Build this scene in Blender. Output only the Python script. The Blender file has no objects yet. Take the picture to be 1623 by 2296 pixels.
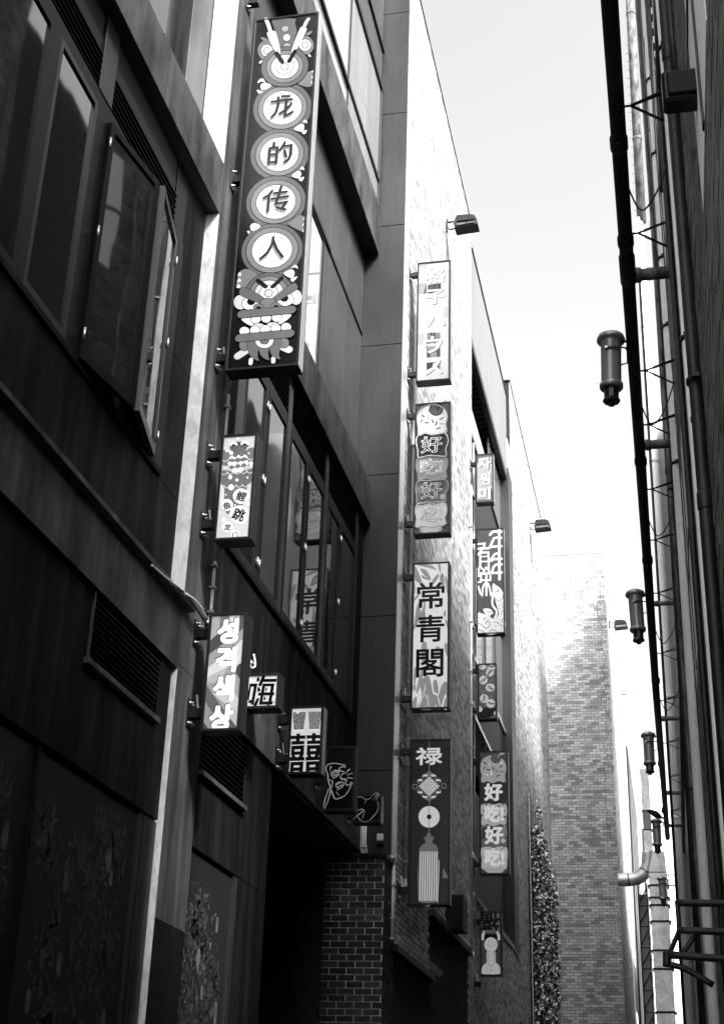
import bpy, bmesh, math, random
import numpy as np
from mathutils import Vector, Matrix, Quaternion
random.seed(7)
SC = bpy.context.scene
COL = SC.collection
# ------------------------------------------------------------------ camera (solved from the photograph's vanishing points)
PPX, PPY, K = 811.5, 1116.5, .654659           # principal point in a 1623 x 2296 frame, K = source pixel -> frame
_a = np.array([1546 - PPX, 2650 - PPY]); _v = np.array([1040 - PPX, -5500 - PPY])
FOC = math.sqrt(-(_a @ _v)); CH = 1.6
_A = np.array([*_a, FOC]); _A /= np.linalg.norm(_A)
_U = np.array([*_v, FOC]); _U /= np.linalg.norm(_U)
_X = np.cross(_A, _U)
if _X[0] < 0: _X = -_X
CM = np.stack([_X, _A, _U])                     # world axes in camera axes (x right, y down, z forward)
cam_d = bpy.data.cameras.new('camera'); cam = bpy.data.objects.new('camera', cam_d); COL.objects.link(cam)
cam_d.sensor_fit = 'VERTICAL'; cam_d.sensor_height = 36.0; cam_d.sensor_width = 36.0 * 1623 / 2296
cam_d.lens = FOC / 2296 * 36.0; cam_d.shift_y = -(1148 - PPY) / 2296
cam_d.clip_end = 3000; cam_d.clip_start = .05
_R = Matrix(((CM[0][0], -CM[0][1], -CM[0][2]), (CM[1][0], -CM[1][1], -CM[1][2]), (CM[2][0], -CM[2][1], -CM[2][2])))
cam.matrix_world = Matrix.Translation((0, 0, CH)) @ _R.to_4x4()
SC.camera = cam
# ------------------------------------------------------------------ sky, sun, exposure (black-and-white photograph: neutral light)
EL, AZ = math.radians(46), math.radians(135)    # sun behind the camera, over the right-hand roofs
w = bpy.data.worlds.new('World'); SC.world = w; w.use_nodes = True
nt = w.node_tree; nt.nodes.clear()
sky = nt.nodes.new('ShaderNodeTexSky'); sky.sky_type = 'NISHITA'; sky.sun_disc = False
sky.sun_elevation = EL; sky.sun_rotation = AZ; sky.air_density = 1.0; sky.dust_density = 5.0; sky.ozone_density = 1.0
bw = nt.nodes.new('ShaderNodeRGBToBW'); bg = nt.nodes.new('ShaderNodeBackground'); ow = nt.nodes.new('ShaderNodeOutputWorld')
bg.inputs['Strength'].default_value = 0.125
nt.links.new(sky.outputs[0], bw.inputs[0]); nt.links.new(bw.outputs[0], bg.inputs['Color']); nt.links.new(bg.outputs[0], ow.inputs['Surface'])
sun_d = bpy.data.lights.new('sun', 'SUN'); sun_d.energy = 2.4; sun_d.angle = math.radians(9); sun_d.color = (1, 1, 1)
sun = bpy.data.objects.new('sun', sun_d); COL.objects.link(sun)
SDIR = Vector((math.sin(AZ) * math.cos(EL), math.cos(AZ) * math.cos(EL), math.sin(EL)))
sun.rotation_euler = (-SDIR).to_track_quat('-Z', 'Y').to_euler(); sun.location = SDIR * 60
SC.view_settings.view_transform = 'Standard'; SC.view_settings.look = 'None'
SC.view_settings.exposure = 2.4; SC.view_settings.gamma = 1.0; SC.view_settings.use_curve_mapping = False
SC.cycles.use_denoising = True; SC.cycles.max_bounces = 6; SC.cycles.diffuse_bounces = 4; SC.cycles.glossy_bounces = 4
# ------------------------------------------------------------------ photo measurements -> points on real planes
CROPS = dict(c1=(150,70,.4313),c2=(750,70,.2744),c3=(750,650,.2918),c4=(1000,70,.4313),c5=(150,900,.4313),c6=(650,1300,.4313),
 c7=(150,1750,.4313),c8=(150,2500,.4313),d1=(650,2050,.4313),d2=(650,2500,.4313),d3=(1350,850,.2396),d4=(1350,1330,.2483),
 d5=(1350,1880,.2612),d6=(1350,2480,.2917),d7=(1580,1480,.3134),d8=(1580,2200,.4966),e1=(1980,70,.318),e2=(1980,700,.3265),
 e3=(1980,1400,.3704),e4=(1980,2200,.2613),e5=(1980,2700,.2831),e6=(1750,1900,.6319),e7=(1500,650,.4571),e8=(1100,2850,.4313),
 t1=(1560,1150,.2613),t2=(1560,2100,.2613),t3=(1560,2740,.2613),
 s2=(730,1480,.17429),s5=(980,2410,.10886),s13=(1625,1800,.16541),s14=(1630,2270,.08715),s15=(1640,2570,.19164),s6=(1100,2540,.13555))
def ray(c, x, y):
    ox, oy, k = CROPS[c]
    return CM @ np.array([(ox + k * x) * K - PPX, (oy + k * y) * K - PPY, FOC])
def onX(c, x, y, X): r = ray(c, x, y); t = X / r[0]; return Vector((X, r[1] * t, r[2] * t + CH))
def onY(c, x, y, Y): r = ray(c, x, y); t = Y / r[1]; return Vector((r[0] * t, Y, r[2] * t + CH))
# ------------------------------------------------------------------ mesh helpers
ORG = {}
class MB:
    def __init__(s): s.v = []; s.f = []; s.m = []; s.s = []
    def add(s, vs, fs, m=0, smooth=False):
        b = len(s.v); s.v += [tuple(p) for p in vs]
        for f in fs: s.f.append([b + i for i in f]); s.m.append(m); s.s.append(smooth)
        return s
    def box(s, x0, x1, y0, y1, z0, z1, m=0):
        return s.add([(x0,y0,z0),(x1,y0,z0),(x1,y1,z0),(x0,y1,z0),(x0,y0,z1),(x1,y0,z1),(x1,y1,z1),(x0,y1,z1)],
                     [(0,3,2,1),(4,5,6,7),(0,1,5,4),(1,2,6,5),(2,3,7,6),(3,0,4,7)], m)
    def bbox(s, x0, x1, y0, y1, z0, z1, b=.006, m=0):      # box with chamfered edges
        bm = bmesh.new(); bmesh.ops.create_cube(bm, size=1)
        for v in bm.verts: v.co = Vector(((x0+x1)/2+v.co.x*(x1-x0), (y0+y1)/2+v.co.y*(y1-y0), (z0+z1)/2+v.co.z*(z1-z0)))
        bmesh.ops.bevel(bm, geom=bm.edges[:], offset=b, segments=1, affect='EDGES')
        bm.verts.index_update()
        s.add([v.co[:] for v in bm.verts], [[v.index for v in f.verts] for f in bm.faces], m); bm.free(); return s
    def obox(s, c, ax, ay, az, m=0):                        # oriented box, half-axes
        c, ax, ay, az = Vector(c), Vector(ax), Vector(ay), Vector(az)
        vs = [c + i*ax + j*ay + k*az for k in (-1,1) for (i,j) in ((-1,-1),(1,-1),(1,1),(-1,1))]
        return s.add(vs, [(0,3,2,1),(4,5,6,7),(0,1,5,4),(1,2,6,5),(2,3,7,6),(3,0,4,7)], m)
    def tube(s, pts, r, n=8, caps=True, m=0, closed=False):
        pts = [Vector(p) for p in pts]; N = len(pts); rs = r if isinstance(r, (list, tuple)) else [r]*N
        vs = []; up = None
        for i, p in enumerate(pts):
            a = pts[i-1] if (i > 0 or closed) else p; b = pts[(i+1) % N] if (i < N-1 or closed) else p
            t = (b - a); t = t.normalized() if t.length > 1e-9 else Vector((0,0,1))
            if up is None:
                up = Vector((0,0,1)) if abs(t.z) < .9 else Vector((1,0,0))
            sd = t.cross(up); 
            if sd.length < 1e-6: sd = t.cross(Vector((0,1,0)))
            sd.normalize(); up = sd.cross(t).normalized()
            vs += [p + (sd*math.cos(2*math.pi*k/n) + up*math.sin(2*math.pi*k/n))*rs[i] for k in range(n)]
        fs = []
        for i in range(N if closed else N-1):
            j = (i+1) % N
            for k in range(n): fs.append((i*n+k, i*n+(k+1)%n, j*n+(k+1)%n, j*n+k))
        s.add(vs, fs, m, True)
        if caps and not closed:
            b = len(s.v) - len(vs)
            s.f.append([b+k for k in range(n)][::-1]); s.m.append(m); s.s.append(False)
            s.f.append([b+(N-1)*n+k for k in range(n)]); s.m.append(m); s.s.append(False)
        return s
    def lathe(s, prof, o=(0,0,0), n=20, axis=(0,0,1), m=0, smooth=True):
        o = Vector(o); ax = Vector(axis).normalized(); u = ax.orthogonal().normalized(); w_ = ax.cross(u)
        vs = [o + ax*h + (u*math.cos(2*math.pi*k/n) + w_*math.sin(2*math.pi*k/n))*r for (r, h) in prof for k in range(n)]
        fs = [(i*n+k, i*n+(k+1)%n, (i+1)*n+(k+1)%n, (i+1)*n+k) for i in range(len(prof)-1) for k in range(n)]
        s.add(vs, fs, m, smooth)
        b = len(s.v) - len(vs)
        s.f.append([b+k for k in range(n)][::-1]); s.m.append(m); s.s.append(False)
        s.f.append([b+(len(prof)-1)*n+k for k in range(n)]); s.m.append(m); s.s.append(False)
        return s
    def mesh(s, name, mats, org=(0,0,0)):
        me = bpy.data.meshes.new(name); ox, oy, oz = org
        me.from_pydata([(x-ox, y-oy, z-oz) for x, y, z in s.v], [], s.f)
        for mt in (mats if isinstance(mats, (list, tuple)) else [mats]): me.materials.append(mt)
        me.polygons.foreach_set('material_index', s.m); me.polygons.foreach_set('use_smooth', s.s)
        me.update(); return me
    def build(s, name, mats, parent=None, kind=None):
        org = ORG.get(parent.name, (0,0,0)) if parent else (0,0,0)
        o = bpy.data.objects.new(name, s.mesh(name, mats, org)); COL.objects.link(o)
        if parent: o.parent = parent; ORG[o.name] = org
        if kind: o['kind'] = kind
        return o
def thing(name, label, cat, loc, group=None):
    o = bpy.data.objects.new(name, None); COL.objects.link(o); o.location = loc; o.empty_display_size = .2
    o['label'] = label; o['category'] = cat
    if group: o['group'] = group
    ORG[o.name] = tuple(loc); return o
def tag(o, label, cat, group=None):
    o['label'] = label; o['category'] = cat
    if group: o['group'] = group
    return o
def copy_tree(o, parent=None, loc=None):
    c = o.copy(); COL.objects.link(c); c.parent = parent
    if loc is not None: c.location = loc
    for ch in [x for x in bpy.data.objects if x.parent == o]: copy_tree(ch, c)
    return c
def catmull(P, n=6, closed=True):
    out = []; N = len(P); R = range(N) if closed else range(N-1)
    for i in R:
        g = lambda k: Vector(P[(i+k) % N] if closed else P[min(max(i+k, 0), N-1)])
        a, b, c, d = g(-1), g(0), g(1), g(2)
        for j in range(n):
            t = j/n; out.append(.5*((2*b) + (c-a)*t + (2*a-5*b+4*c-d)*t*t + (3*b-a-3*c+d)*t**3))
    if not closed: out.append(Vector(P[-1]))
    return out
# ------------------------------------------------------------------ materials (all neutral grey, the photograph is black and white)
def _new(name):
    m = bpy.data.materials.new(name); m.use_nodes = True; nt = m.node_tree
    return m, nt, nt.nodes['Principled BSDF']
def _ior(m, v): m.node_tree.nodes['Principled BSDF'].inputs['IOR'].default_value = v
def grey(v): return (v, v, v, 1)
def noise_val(nt, scale, detail=4, rough=.6, pos=None, dist=0):
    g = pos or nt.nodes.new('ShaderNodeNewGeometry').outputs['Position']
    mp = nt.nodes.new('ShaderNodeVectorMath'); mp.operation = 'MULTIPLY'; mp.inputs[1].default_value = scale
    nt.links.new(g, mp.inputs[0])
    n = nt.nodes.new('ShaderNodeTexNoise'); n.inputs['Scale'].default_value = 1; n.inputs['Detail'].default_value = detail
    n.inputs['Roughness'].default_value = rough; n.inputs['Distortion'].default_value = dist
    nt.links.new(mp.outputs[0], n.inputs['Vector']); return n.outputs['Fac']
def mrange(nt, val, a, b, c, d):
    r = nt.nodes.new('ShaderNodeMapRange'); r.clamp = True
    for i, x in zip((1,2,3,4), (a,b,c,d)): r.inputs[i].default_value = x
    nt.links.new(val, r.inputs[0]); return r.outputs[0]
def math_(nt, op, a, b):
    m = nt.nodes.new('ShaderNodeMath'); m.operation = op
    for i, x in enumerate((a, b)):
        if isinstance(x, (int, float)): m.inputs[i].default_value = x
        else: nt.links.new(x, m.inputs[i])
    return m.outputs[0]
def MAT(name, base, rough=.5, metal=0., spec=.5, layers=(), bump=None, rvar=0.):
    """layers: (scale, lo, hi, in_lo, in_hi) noise factors multiplied into the colour; bump: (scale, strength)"""
    m, nt, p = _new(name)
    p.inputs['Base Color'].default_value = grey(base); p.inputs['Roughness'].default_value = rough
    p.inputs['Metallic'].default_value = metal; p.inputs['Specular IOR Level'].default_value = spec
    val = None
    for (sc, lo, hi, a, b) in layers:
        x = mrange(nt, noise_val(nt, sc), a, b, lo, hi)
        val = x if val is None else math_(nt, 'MULTIPLY', val, x)
    if val is not None:
        nt.links.new(math_(nt, 'MULTIPLY', val, base), p.inputs['Base Color'])
        if rvar: nt.links.new(mrange(nt, val, 0, 2, rough+rvar, rough-rvar), p.inputs['Roughness'])
    if bump:
        b = nt.nodes.new('ShaderNodeBump'); b.inputs['Strength'].default_value = bump[1]; b.inputs['Distance'].default_value = .01
        nt.links.new(noise_val(nt, bump[0], bump[2] if len(bump) > 2 else 4), b.inputs['Height']); nt.links.new(b.outputs[0], p.inputs['Normal'])
    return m
def BRICK(name, lo, mid, hi, rough=.75, patch=1.):
    m, nt, p = _new(name)
    oi = nt.nodes.new('ShaderNodeObjectInfo').outputs['Random']; g = nt.nodes.new('ShaderNodeNewGeometry')
    r = math_(nt, 'FRACT', math_(nt, 'ADD', oi, g.outputs['Random Per Island']), 0)
    big = noise_val(nt, (.45,.45,.8), 3)
    r = math_(nt, 'ADD', math_(nt, 'MULTIPLY', r, .72), mrange(nt, big, .32, .68, .14-.26*patch, .14+.26*patch))
    cr = nt.nodes.new('ShaderNodeValToRGB'); e = cr.color_ramp.elements
    e[0].position = 0; e[0].color = grey(lo); e[1].position = 1; e[1].color = grey(hi)
    for q, v in ((.22, lo*1.25), (.45, mid), (.75, mid*1.25)):
        n = e.new(q); n.color = grey(v)
    nt.links.new(r, cr.inputs[0])
    f = mrange(nt, noise_val(nt, (38,38,38), 4), .25, .75, .6, 1.35)
    st = mrange(nt, noise_val(nt, (3,3,1.2), 4), .3, .7, 1-.2*patch, 1+.15*patch)
    bwn = nt.nodes.new('ShaderNodeRGBToBW'); nt.links.new(cr.outputs[0], bwn.inputs[0])
    nt.links.new(math_(nt, 'MULTIPLY', math_(nt, 'MULTIPLY', bwn.outputs[0], f), st), p.inputs['Base Color'])
    p.inputs['Roughness'].default_value = rough; p.inputs['Specular IOR Level'].default_value = .3
    b = nt.nodes.new('ShaderNodeBump'); b.inputs['Strength'].default_value = .35; b.inputs['Distance'].default_value = .004
    nt.links.new(noise_val(nt, (60,60,60)), b.inputs['Height']); nt.links.new(b.outputs[0], p.inputs['Normal'])
    return m
MT = dict(
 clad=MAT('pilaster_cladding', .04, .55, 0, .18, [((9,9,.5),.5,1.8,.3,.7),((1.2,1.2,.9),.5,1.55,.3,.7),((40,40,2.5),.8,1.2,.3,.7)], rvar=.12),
 clad_shaded=MAT('shaded_metal_cladding', .005, .65, 0, .07, [((3,3,.6),.5,1.6,.32,.66),((9,9,.5),.55,1.7,.3,.7),((1.2,1.2,.9),.7,1.35,.3,.7),((40,40,2.5),.85,1.15,.3,.7)], rvar=.12),  # darker copy of the cladding, shade of the bays put into its colour
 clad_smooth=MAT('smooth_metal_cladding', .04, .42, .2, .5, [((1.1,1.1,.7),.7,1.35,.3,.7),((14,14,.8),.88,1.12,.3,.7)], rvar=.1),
 band=MAT('weathered_band_cladding', .038, .6, 0, .18, [((2.2,2.2,1.2),.4,1.9,.34,.66),((9,9,.8),.75,1.3,.3,.7)], rvar=.1),
 window=MAT('dark_window_frame', .005, .4, 0, .15, [((6,6,.6),.8,1.2,.3,.7)]),
 window_light=MAT('grey_window_frame', .015, .35, .1, .5, [((6,6,.6),.8,1.2,.3,.7)]),
 glass=MAT('window_glass', .006, .03, 0, .9, [], bump=((1.5,1.5,.9),.35,.5)),
 glass_clear=MAT('curtain_wall_glass', .7, .05, .8, .6, bump=((.9,.9,.6),.12,.5)),
 return_metal=MAT('return_wall_cladding', .02, .5, .05, .25, [((1.1,1.1,.7),.6,1.45,.3,.7),((14,14,.8),.85,1.15,.3,.7)], rvar=.1),
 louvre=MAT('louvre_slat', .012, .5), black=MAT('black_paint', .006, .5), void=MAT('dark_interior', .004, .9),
 render=MAT('white_render', .5, .7, 0, .3, [((9,9,4),.78,1.05,.36,.52),((30,30,12),.88,1.04,.36,.55),((2,2,.5),.8,1.1,.3,.7)]),
 strip=MAT('polished_corner_trim', .6, .25, .5, .5, [((4,4,.6),.85,1.05,.3,.7)]),
 steel=MAT('hinge_steel', .5, .3, .8), pvc=MAT('white_conduit', .62, .45, 0, .5, [((5,5,1.5),.75,1.1,.3,.7)]),
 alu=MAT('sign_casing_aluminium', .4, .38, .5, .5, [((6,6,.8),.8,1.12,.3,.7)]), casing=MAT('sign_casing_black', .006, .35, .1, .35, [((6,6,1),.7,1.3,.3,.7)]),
 mortar=MAT('mortar', .15, .9, 0, .2, [((6,6,6),.6,1.2,.3,.7)]), mortar_dark=MAT('dark_mortar', .022, .9, 0, .2, [((6,6,6),.6,1.2,.3,.7)]),
 mortar_pale=MAT('pale_mortar', .8, .9, 0, .2, [((14,14,14),.55,1.25,.3,.7)]),
 brick_pier=BRICK('dark_brick', .008, .022, .06), brick_b=BRICK('brown_brick', .17, .36, .68, .6, .35), brick_t=BRICK('cream_brick', .22, .46, .78, .75, .4),
 brick_r=BRICK('grimy_brick', .05, .1, .2),
 fascia=MAT('fascia_metal', .2, .4, .3, .5, [((3,3,.25),.8,1.12,.3,.7)]), timber=MAT('soffit_timber', .03, .6, 0, .3, [((1.2,14,14),.5,1.5,.3,.7)]),
 board=MAT('dark_cladding_board', .012, .55, 0, .3, [((16,16,.6),.7,1.35,.3,.7)]),
 rough_wall=MAT('rough_plaster_wall', .45, .9, 0, .2, [((5,1.2,3),.4,1.3,.3,.7),((1,.7,.35),.6,1.25,.3,.7)], bump=((9,9,9),.8)),
 smooth_wall=MAT('grey_render', .3, .7, 0, .3, [((1,1,.2),.8,1.15,.3,.7)]), pale=MAT('pale_wall_paint', .8, .7, 0, .3),
 pipe_dark=MAT('black_iron_pipe', .008, .5, 0, .4, [((5,5,5),.5,2.2,.4,.7),((30,30,30),.7,1.6,.4,.7)]), pipe_light=MAT('grey_downpipe', .9, .5, 0, .4, [((8,8,1.2),.85,1.05,.3,.7),((40,40,40),.9,1.05,.3,.6)]),
 pipe_white=MAT('white_downpipe', .7, .5, 0, .4, [((8,8,1.2),.8,1.05,.3,.7)]), rust=MAT('rusty_pipe', .12, .8, 0, .3, [((9,9,3),.35,1.7,.35,.65)]),
 lantern=MAT('lantern_enamel', .26, .32, .3, .6, [((5,5,2),.8,1.2,.3,.7)]), lantern_dark=MAT('lantern_socket', .01, .35, 0, .5),
 galv=MAT('galvanised_duct', .8, .35, .45, .5, [((2.5,2.5,2),.6,1.15,.3,.7),((9,9,6),.85,1.08,.35,.65)]),
 asphalt=MAT('asphalt', .05, .9, 0, .3, [((30,30,30),.7,1.3,.3,.7)]), kerb=MAT('bluestone', .12, .8, 0, .3, [((8,8,8),.7,1.3,.3,.7)]),
 concrete=MAT('pavement_concrete', .3, .85, 0, .3, [((3,3,3),.8,1.2,.3,.7)]), bird=MAT('dark_feathers', .012, .7, 0, .3),
 leaf=MAT('creeper_leaf', .022, .35, 0, .6), leaf_pale=MAT('pale_creeper_leaf', .9, .35, 0, .6), trellis=MAT('trellis_bar', .5, .5), slate=MAT('roof_sheet', .3, .6))
_ior(MT['glass'], 2.1)
GP = {}
def PRINT(g, glow=1.0, rough=.22):
    """sign print of display grey g (0..255); light boxes are back-lit, so the print glows a little"""
    key = (g, round(glow, 2), rough)
    if key not in GP:
        l = ((g/255+.055)/1.055)**2.4 if g > 10 else g/3295
        m, nt, p = _new('sign_print_%d' % g)
        p.inputs['Base Color'].default_value = grey(l*.38); p.inputs['Roughness'].default_value = rough
        p.inputs['Specular IOR Level'].default_value = .4
        gr = math_(nt, 'MULTIPLY', mrange(nt, noise_val(nt, (5,5,1.1)), .3, .7, .8, 1.06), mrange(nt, noise_val(nt, (26,26,14)), .3, .6, .9, 1.02))
        nt.links.new(math_(nt, 'MULTIPLY', gr, l*.38), p.inputs['Base Color'])
        p.inputs['Emission Color'].default_value = grey(l); p.inputs['Emission Strength'].default_value = .055*glow
        GP[key] = m
    return GP[key]
# ================================================================== GROUND
def struct(name, mb, mt): o = mb.build(name, mt); o['kind'] = 'structure'; return o
struct('ground', MB().box(-400, 400, -300, 900, -.4, -.15), MT['concrete'])
struct('lane_road', MB().box(-3.0, -.35, -60, 120, -.146, -.004), MT['asphalt'])
struct('pavement', MB().bbox(-3.75, -3.0, -60, 120, -.146, .11, .01).bbox(-.35, .28, -60, 120, -.146, .11, .01), MT['kerb'])
# ================================================================== BUILDING A: dark metal-clad building, left foreground
XA = -4.258
P1a, P1b = 11.57, 12.375                 # pilaster between the two bays
B1, B2, B3 = (5.66, 6.27), (10.72, 11.38), (15.82, 16.76)   # horizontal bands
ZT = 24.0
A = thing('metal_clad_building', 'dark metal-clad building with framed window bays filling the left side', 'building', (-8, 11, 0))
# core, recess walls
core = MB().box(-12, -4.66, 1.5, 19.62, B1[0], ZT)
core.box(-12, -4.40, 1.5, 15.05, 0, B1[0]-.02).box(-12, -8, 15.05, 19.62, 0, B1[0]-.02)
core.box(-4.66, -4.41, 1.5, P1a+.1, B1[1]-.3, B2[0]+.2).box(-4.66, -4.55, 1.5, P1a+.1, B2[1]-.3, B3[0]+.2).box(-4.66, -4.36, 1.5, P1a+.1, B3[1]-.3, ZT)
core.box(-4.66, -4.38, P1b-.1, 19.62, B1[1]-.3, B2[0]+.2).box(-4.66, -4.53, P1b-.1, 19.62, B2[1]-.3, B3[0]+.2).box(-4.66, -4.32, P1b-.1, 19.62, B3[1]-.3, ZT)
core.build('wall', MT['void'], A)
RIV = MB()
def panel(x, y0, y1, z0, z1, mt, name='cladding_panel', th=.02, gap=.006, par=None):
    if y0 > 6:
        for zz_ in np.arange(z0+.05, z1-.02, max((z1-z0-.1)/max(round((z1-z0)/.9), 1), .05)):
            for yy_ in (y0+.035, y1-.035): RIV.lathe([(.006,0),(.005,.004)], (x, yy_, zz_), 6, (1,0,0))
    return MB().bbox(x-th, x, y0+gap/2, y1-gap/2, z0+gap/2, z1-gap/2, .002).build(name, mt, par or A)
# pilaster: two cladding columns with a joint between them, cut at each floor
MB().box(-4.9, XA-.022, P1a+.012, P1b, 0, ZT).build('pilaster', MT['black'], A)
pj = 12.06
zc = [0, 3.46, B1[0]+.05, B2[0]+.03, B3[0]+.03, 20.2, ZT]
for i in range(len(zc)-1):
    mt = MT['clad'] if i else MT['casing']  # lowest panels coloured near black to stand in for a cast shadow
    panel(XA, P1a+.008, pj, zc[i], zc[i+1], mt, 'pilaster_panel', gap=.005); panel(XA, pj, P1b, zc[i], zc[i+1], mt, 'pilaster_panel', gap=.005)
# white rendered reveals facing the camera (one per storey)
for (xr, z0, z1) in ((-4.30, 0, B1[0]), (-4.392, B1[1], B2[0]), (-4.53, B2[1], B3[0]), (-4.35, B3[1], ZT)):
    MB().box(xr-.04, XA-.004, P1a, P1a+.011, z0, z1).build('reveal', MT['render'], A)
# bands
def band(z0, z1, y0, y1, cuts, mt):
    MB().box(-4.9, XA-.022, y0, y1, z0, z1).build('band_core', MT['black'], A)
    ys = [y0] + cuts + [y1]
    for a, b in zip(ys, ys[1:]): panel(XA, a, b, z0-.003, z1+.003, mt, 'band_panel', gap=.004)
for (z0, z1), cuts in ((B1, [4.6, 8.9]), (B2, [3.8, 7.4]), (B3, [5.])): band(z0, z1, 1.5, P1a+.006, cuts, MT['band'])
for (z0, z1), cuts in ((B1, [15.9]), (B2, [16.3]), (B3, [15.4])): band(z0, z1, P1b+.004, 19.62, cuts, MT['band'])
# projecting drip ledge on top of the first band with its shadow gap
MB().bbox(-4.4, XA+.07, 1.5, 11.72, B1[1]-.02, B1[1]+.035, .004).build('drip_ledge', MT['clad'], A)
# ---- windows
def sash(y0, y1, z0, z1, x, par, swing=0., hinge='near', fw=.055, dep=.05, glass='glass', frame='window', name='window_sash'):
    """framed pane; swing in degrees outwards about the near (small y) or far edge"""
    hy = y0 if hinge == 'near' else y1
    sg = 1 if hinge == 'near' else -1
    a = math.radians(swing); d = Vector((math.sin(a), sg*math.cos(a), 0)); nrm = Vector((math.cos(a), -sg*math.sin(a), 0))
    W = y1 - y0; O = Vector((x, hy, 0)); zc_ = Vector((0, 0, 1))
    def rail(u0, u1, w0, w1, mb):
        c = O + d*((u0+u1)/2) + zc_*((w0+w1)/2) + nrm*0
        return mb.obox(c, d*((u1-u0)/2), nrm*(dep/2), zc_*((w1-w0)/2))
    f = MB(); rail(0, fw, z0, z1, f); rail(W-fw, W, z0, z1, f); rail(fw, W-fw, z0, z0+fw*1.4, f); rail(fw, W-fw, z1-fw, z1, f)
    o = f.build(name, MT[frame], par)
    g = MB(); c = O + d*(W/2) + zc_*((z0+z1)/2)
    g.obox(c, d*(W/2-fw+.004), nrm*.006, zc_*((z1-z0)/2-fw+.004)); g.build('pane', MT[glass], o)
    if swing or hinge:
        for zz in (z0+.22*(z1-z0)*.4, (z0+z1)/2+.02, z1-.1*(z1-z0)):
            h = MB().tube([(O.x+.035, hy-sg*.012, zz-.055), (O.x+.035, hy-sg*.012, zz+.055)], .011, 8); h.build('hinge', MT['steel'], o)
    return o
def louvre(y0, y1, z0, z1, x, n, par):
    lo = MB().box(x-.10, x-.06, y0, y1, z0, z1).build('louvre', MT['void'], par)
    for i in range(n):
        z = z0 + (i+.5)*(z1-z0)/n
        MB().obox((x-.01, (y0+y1)/2, z), (.028, 0, -.016), (0, (y1-y0)/2, 0), (.0015, 0, .003)).build('slat', MT['louvre'], lo)
def bar(y0, y1, z0, z1, x0, x1, par, name='window_frame', mt='window'): return MB().bbox(x0, x1, y0, y1, z0, z1, .003).build(name, MT[mt], par)
# bay 1, storey 2
XW = -4.392; zs, zh = 7.32, 9.75
for a, b in ((1.5, 5.2), (5.2, 9.27), (9.27, 10.44), (10.44, 10.96)): panel(XW, a, b, B1[1]+.03, zs-.012, MT['clad_shaded'])
for z0, z1 in ((B1[1]+.03, zs-.012), (zs-.012, 8.67), (8.67, B2[0]-.005)): panel(XW, 10.96, P1a-.03, z0, z1, MT['clad_shaded'])
bar(1.5, 10.96, zs-.01, zs+.05, XW-.08, XW+.03, A, 'window_sill', 'clad_shaded')
bar(1.5, 10.96, zh, zh+.15, XW-.08, XW+.012, A); 
for a, b in ((7.75, 7.9), (8.69, 8.92), (10.69, 10.96), (5.4, 5.6)): bar(a, b, zs+.05, zh, XW-.08, XW+.02, A, 'window_mullion')
louvre(1.5, 8.66, 9.91, 10.3, XW, 6, A); louvre(8.95, 10.66, 9.91, 10.3, XW, 6, A)
bar(8.66, 8.95, 9.9, B2[0]-.01, XW-.08, XW+.02, A, 'window_mullion', 'window_light'); bar(10.66, 10.96, 9.9, B2[0]-.01, XW-.08, XW+.0, A, 'window_mullion')
sash(7.9, 8.69, zs+.05, zh, XW-.005, A, 0, None, frame='window_light'); sash(5.6, 7.75, zs+.05, zh, XW-.005, A, 0, None)
sash(8.93, 9.80, zs+.05, zh-.01, XW+.03, A, 8.5, 'near', fw=.07, frame='window'); sash(9.82, 10.68, zs+.05, zh-.01, XW+.03, A, 11, 'far', fw=.06, frame='window_light')
MB().box(XW-.35, XW-.3, 8.9, 10.7, zs, zh).build('window_interior', MT['void'], A)
# bay 1, storey 3: tall glass and panels above the band
X3 = -4.53
ys3 = [1.5, 6.5, 9.1, onX('c1', 1000, 150, X3).y, onX('c1', 1160, 150, X3).y, onX('c1', 1318, 150, X3).y]
for i, (a, b) in enumerate(zip(ys3, ys3[1:])):
    if i == 2: sash(a, b, B2[1]+.02, 15.6, X3-.02, A, 0, None, fw=.04)
    else: panel(X3, a, b, B2[1]+.01, B3[0]-.01, MT['clad_smooth'] if i == 4 else MT['clad_shaded'])
bar(ys3[-1]+.02, P1a-.004, B2[1], B3[0], X3-.08, X3-.03, A, 'shadow_gap', 'black')
panel(-4.35, 1.5, 6.4, B3[1], ZT, MT['clad_shaded']); panel(-4.35, 6.4, P1a-.01, B3[1], ZT, MT['clad_shaded'])
# bay 1, storey 1: panels, louvre and printed hoarding
X1 = -4.30
for a, b in ((6.0, 9.195), (9.195, 9.655)): panel(X1, a, b, 4.27, B1[0]-.01, MT['clad_shaded'])
panel(X1, 9.655, 10.38, 4.27, 5.05, MT['clad_shaded']); panel(X1, 10.38, 11.25, 4.27, 5.05, MT['clad_shaded']); panel(X1, 11.25, P1a-.03, 4.27, B1[0]-.01, MT['clad_shaded'])
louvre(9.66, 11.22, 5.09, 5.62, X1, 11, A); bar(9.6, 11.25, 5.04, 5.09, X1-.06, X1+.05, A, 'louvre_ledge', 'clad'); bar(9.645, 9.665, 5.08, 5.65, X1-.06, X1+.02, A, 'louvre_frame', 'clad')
for a, b in ((1.5, 6.0),): panel(X1, a, b, 4.27, B1[0]-.01, MT['clad_shaded'])
bar(11.30, 11.53, 0, 4.25, X1-.06, X1-.005, A, 'shopfront_post', 'casing')
for yy in (11.13, 11.24): bar(yy, yy+.035, 0, 4.24, X1-.05, X1+.0, A, 'shopfront_frame', 'window_light')
bar(9.06, 9.10, 0, 4.24, X1-.05, X1-.0, A, 'shopfront_frame', 'window')
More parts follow.
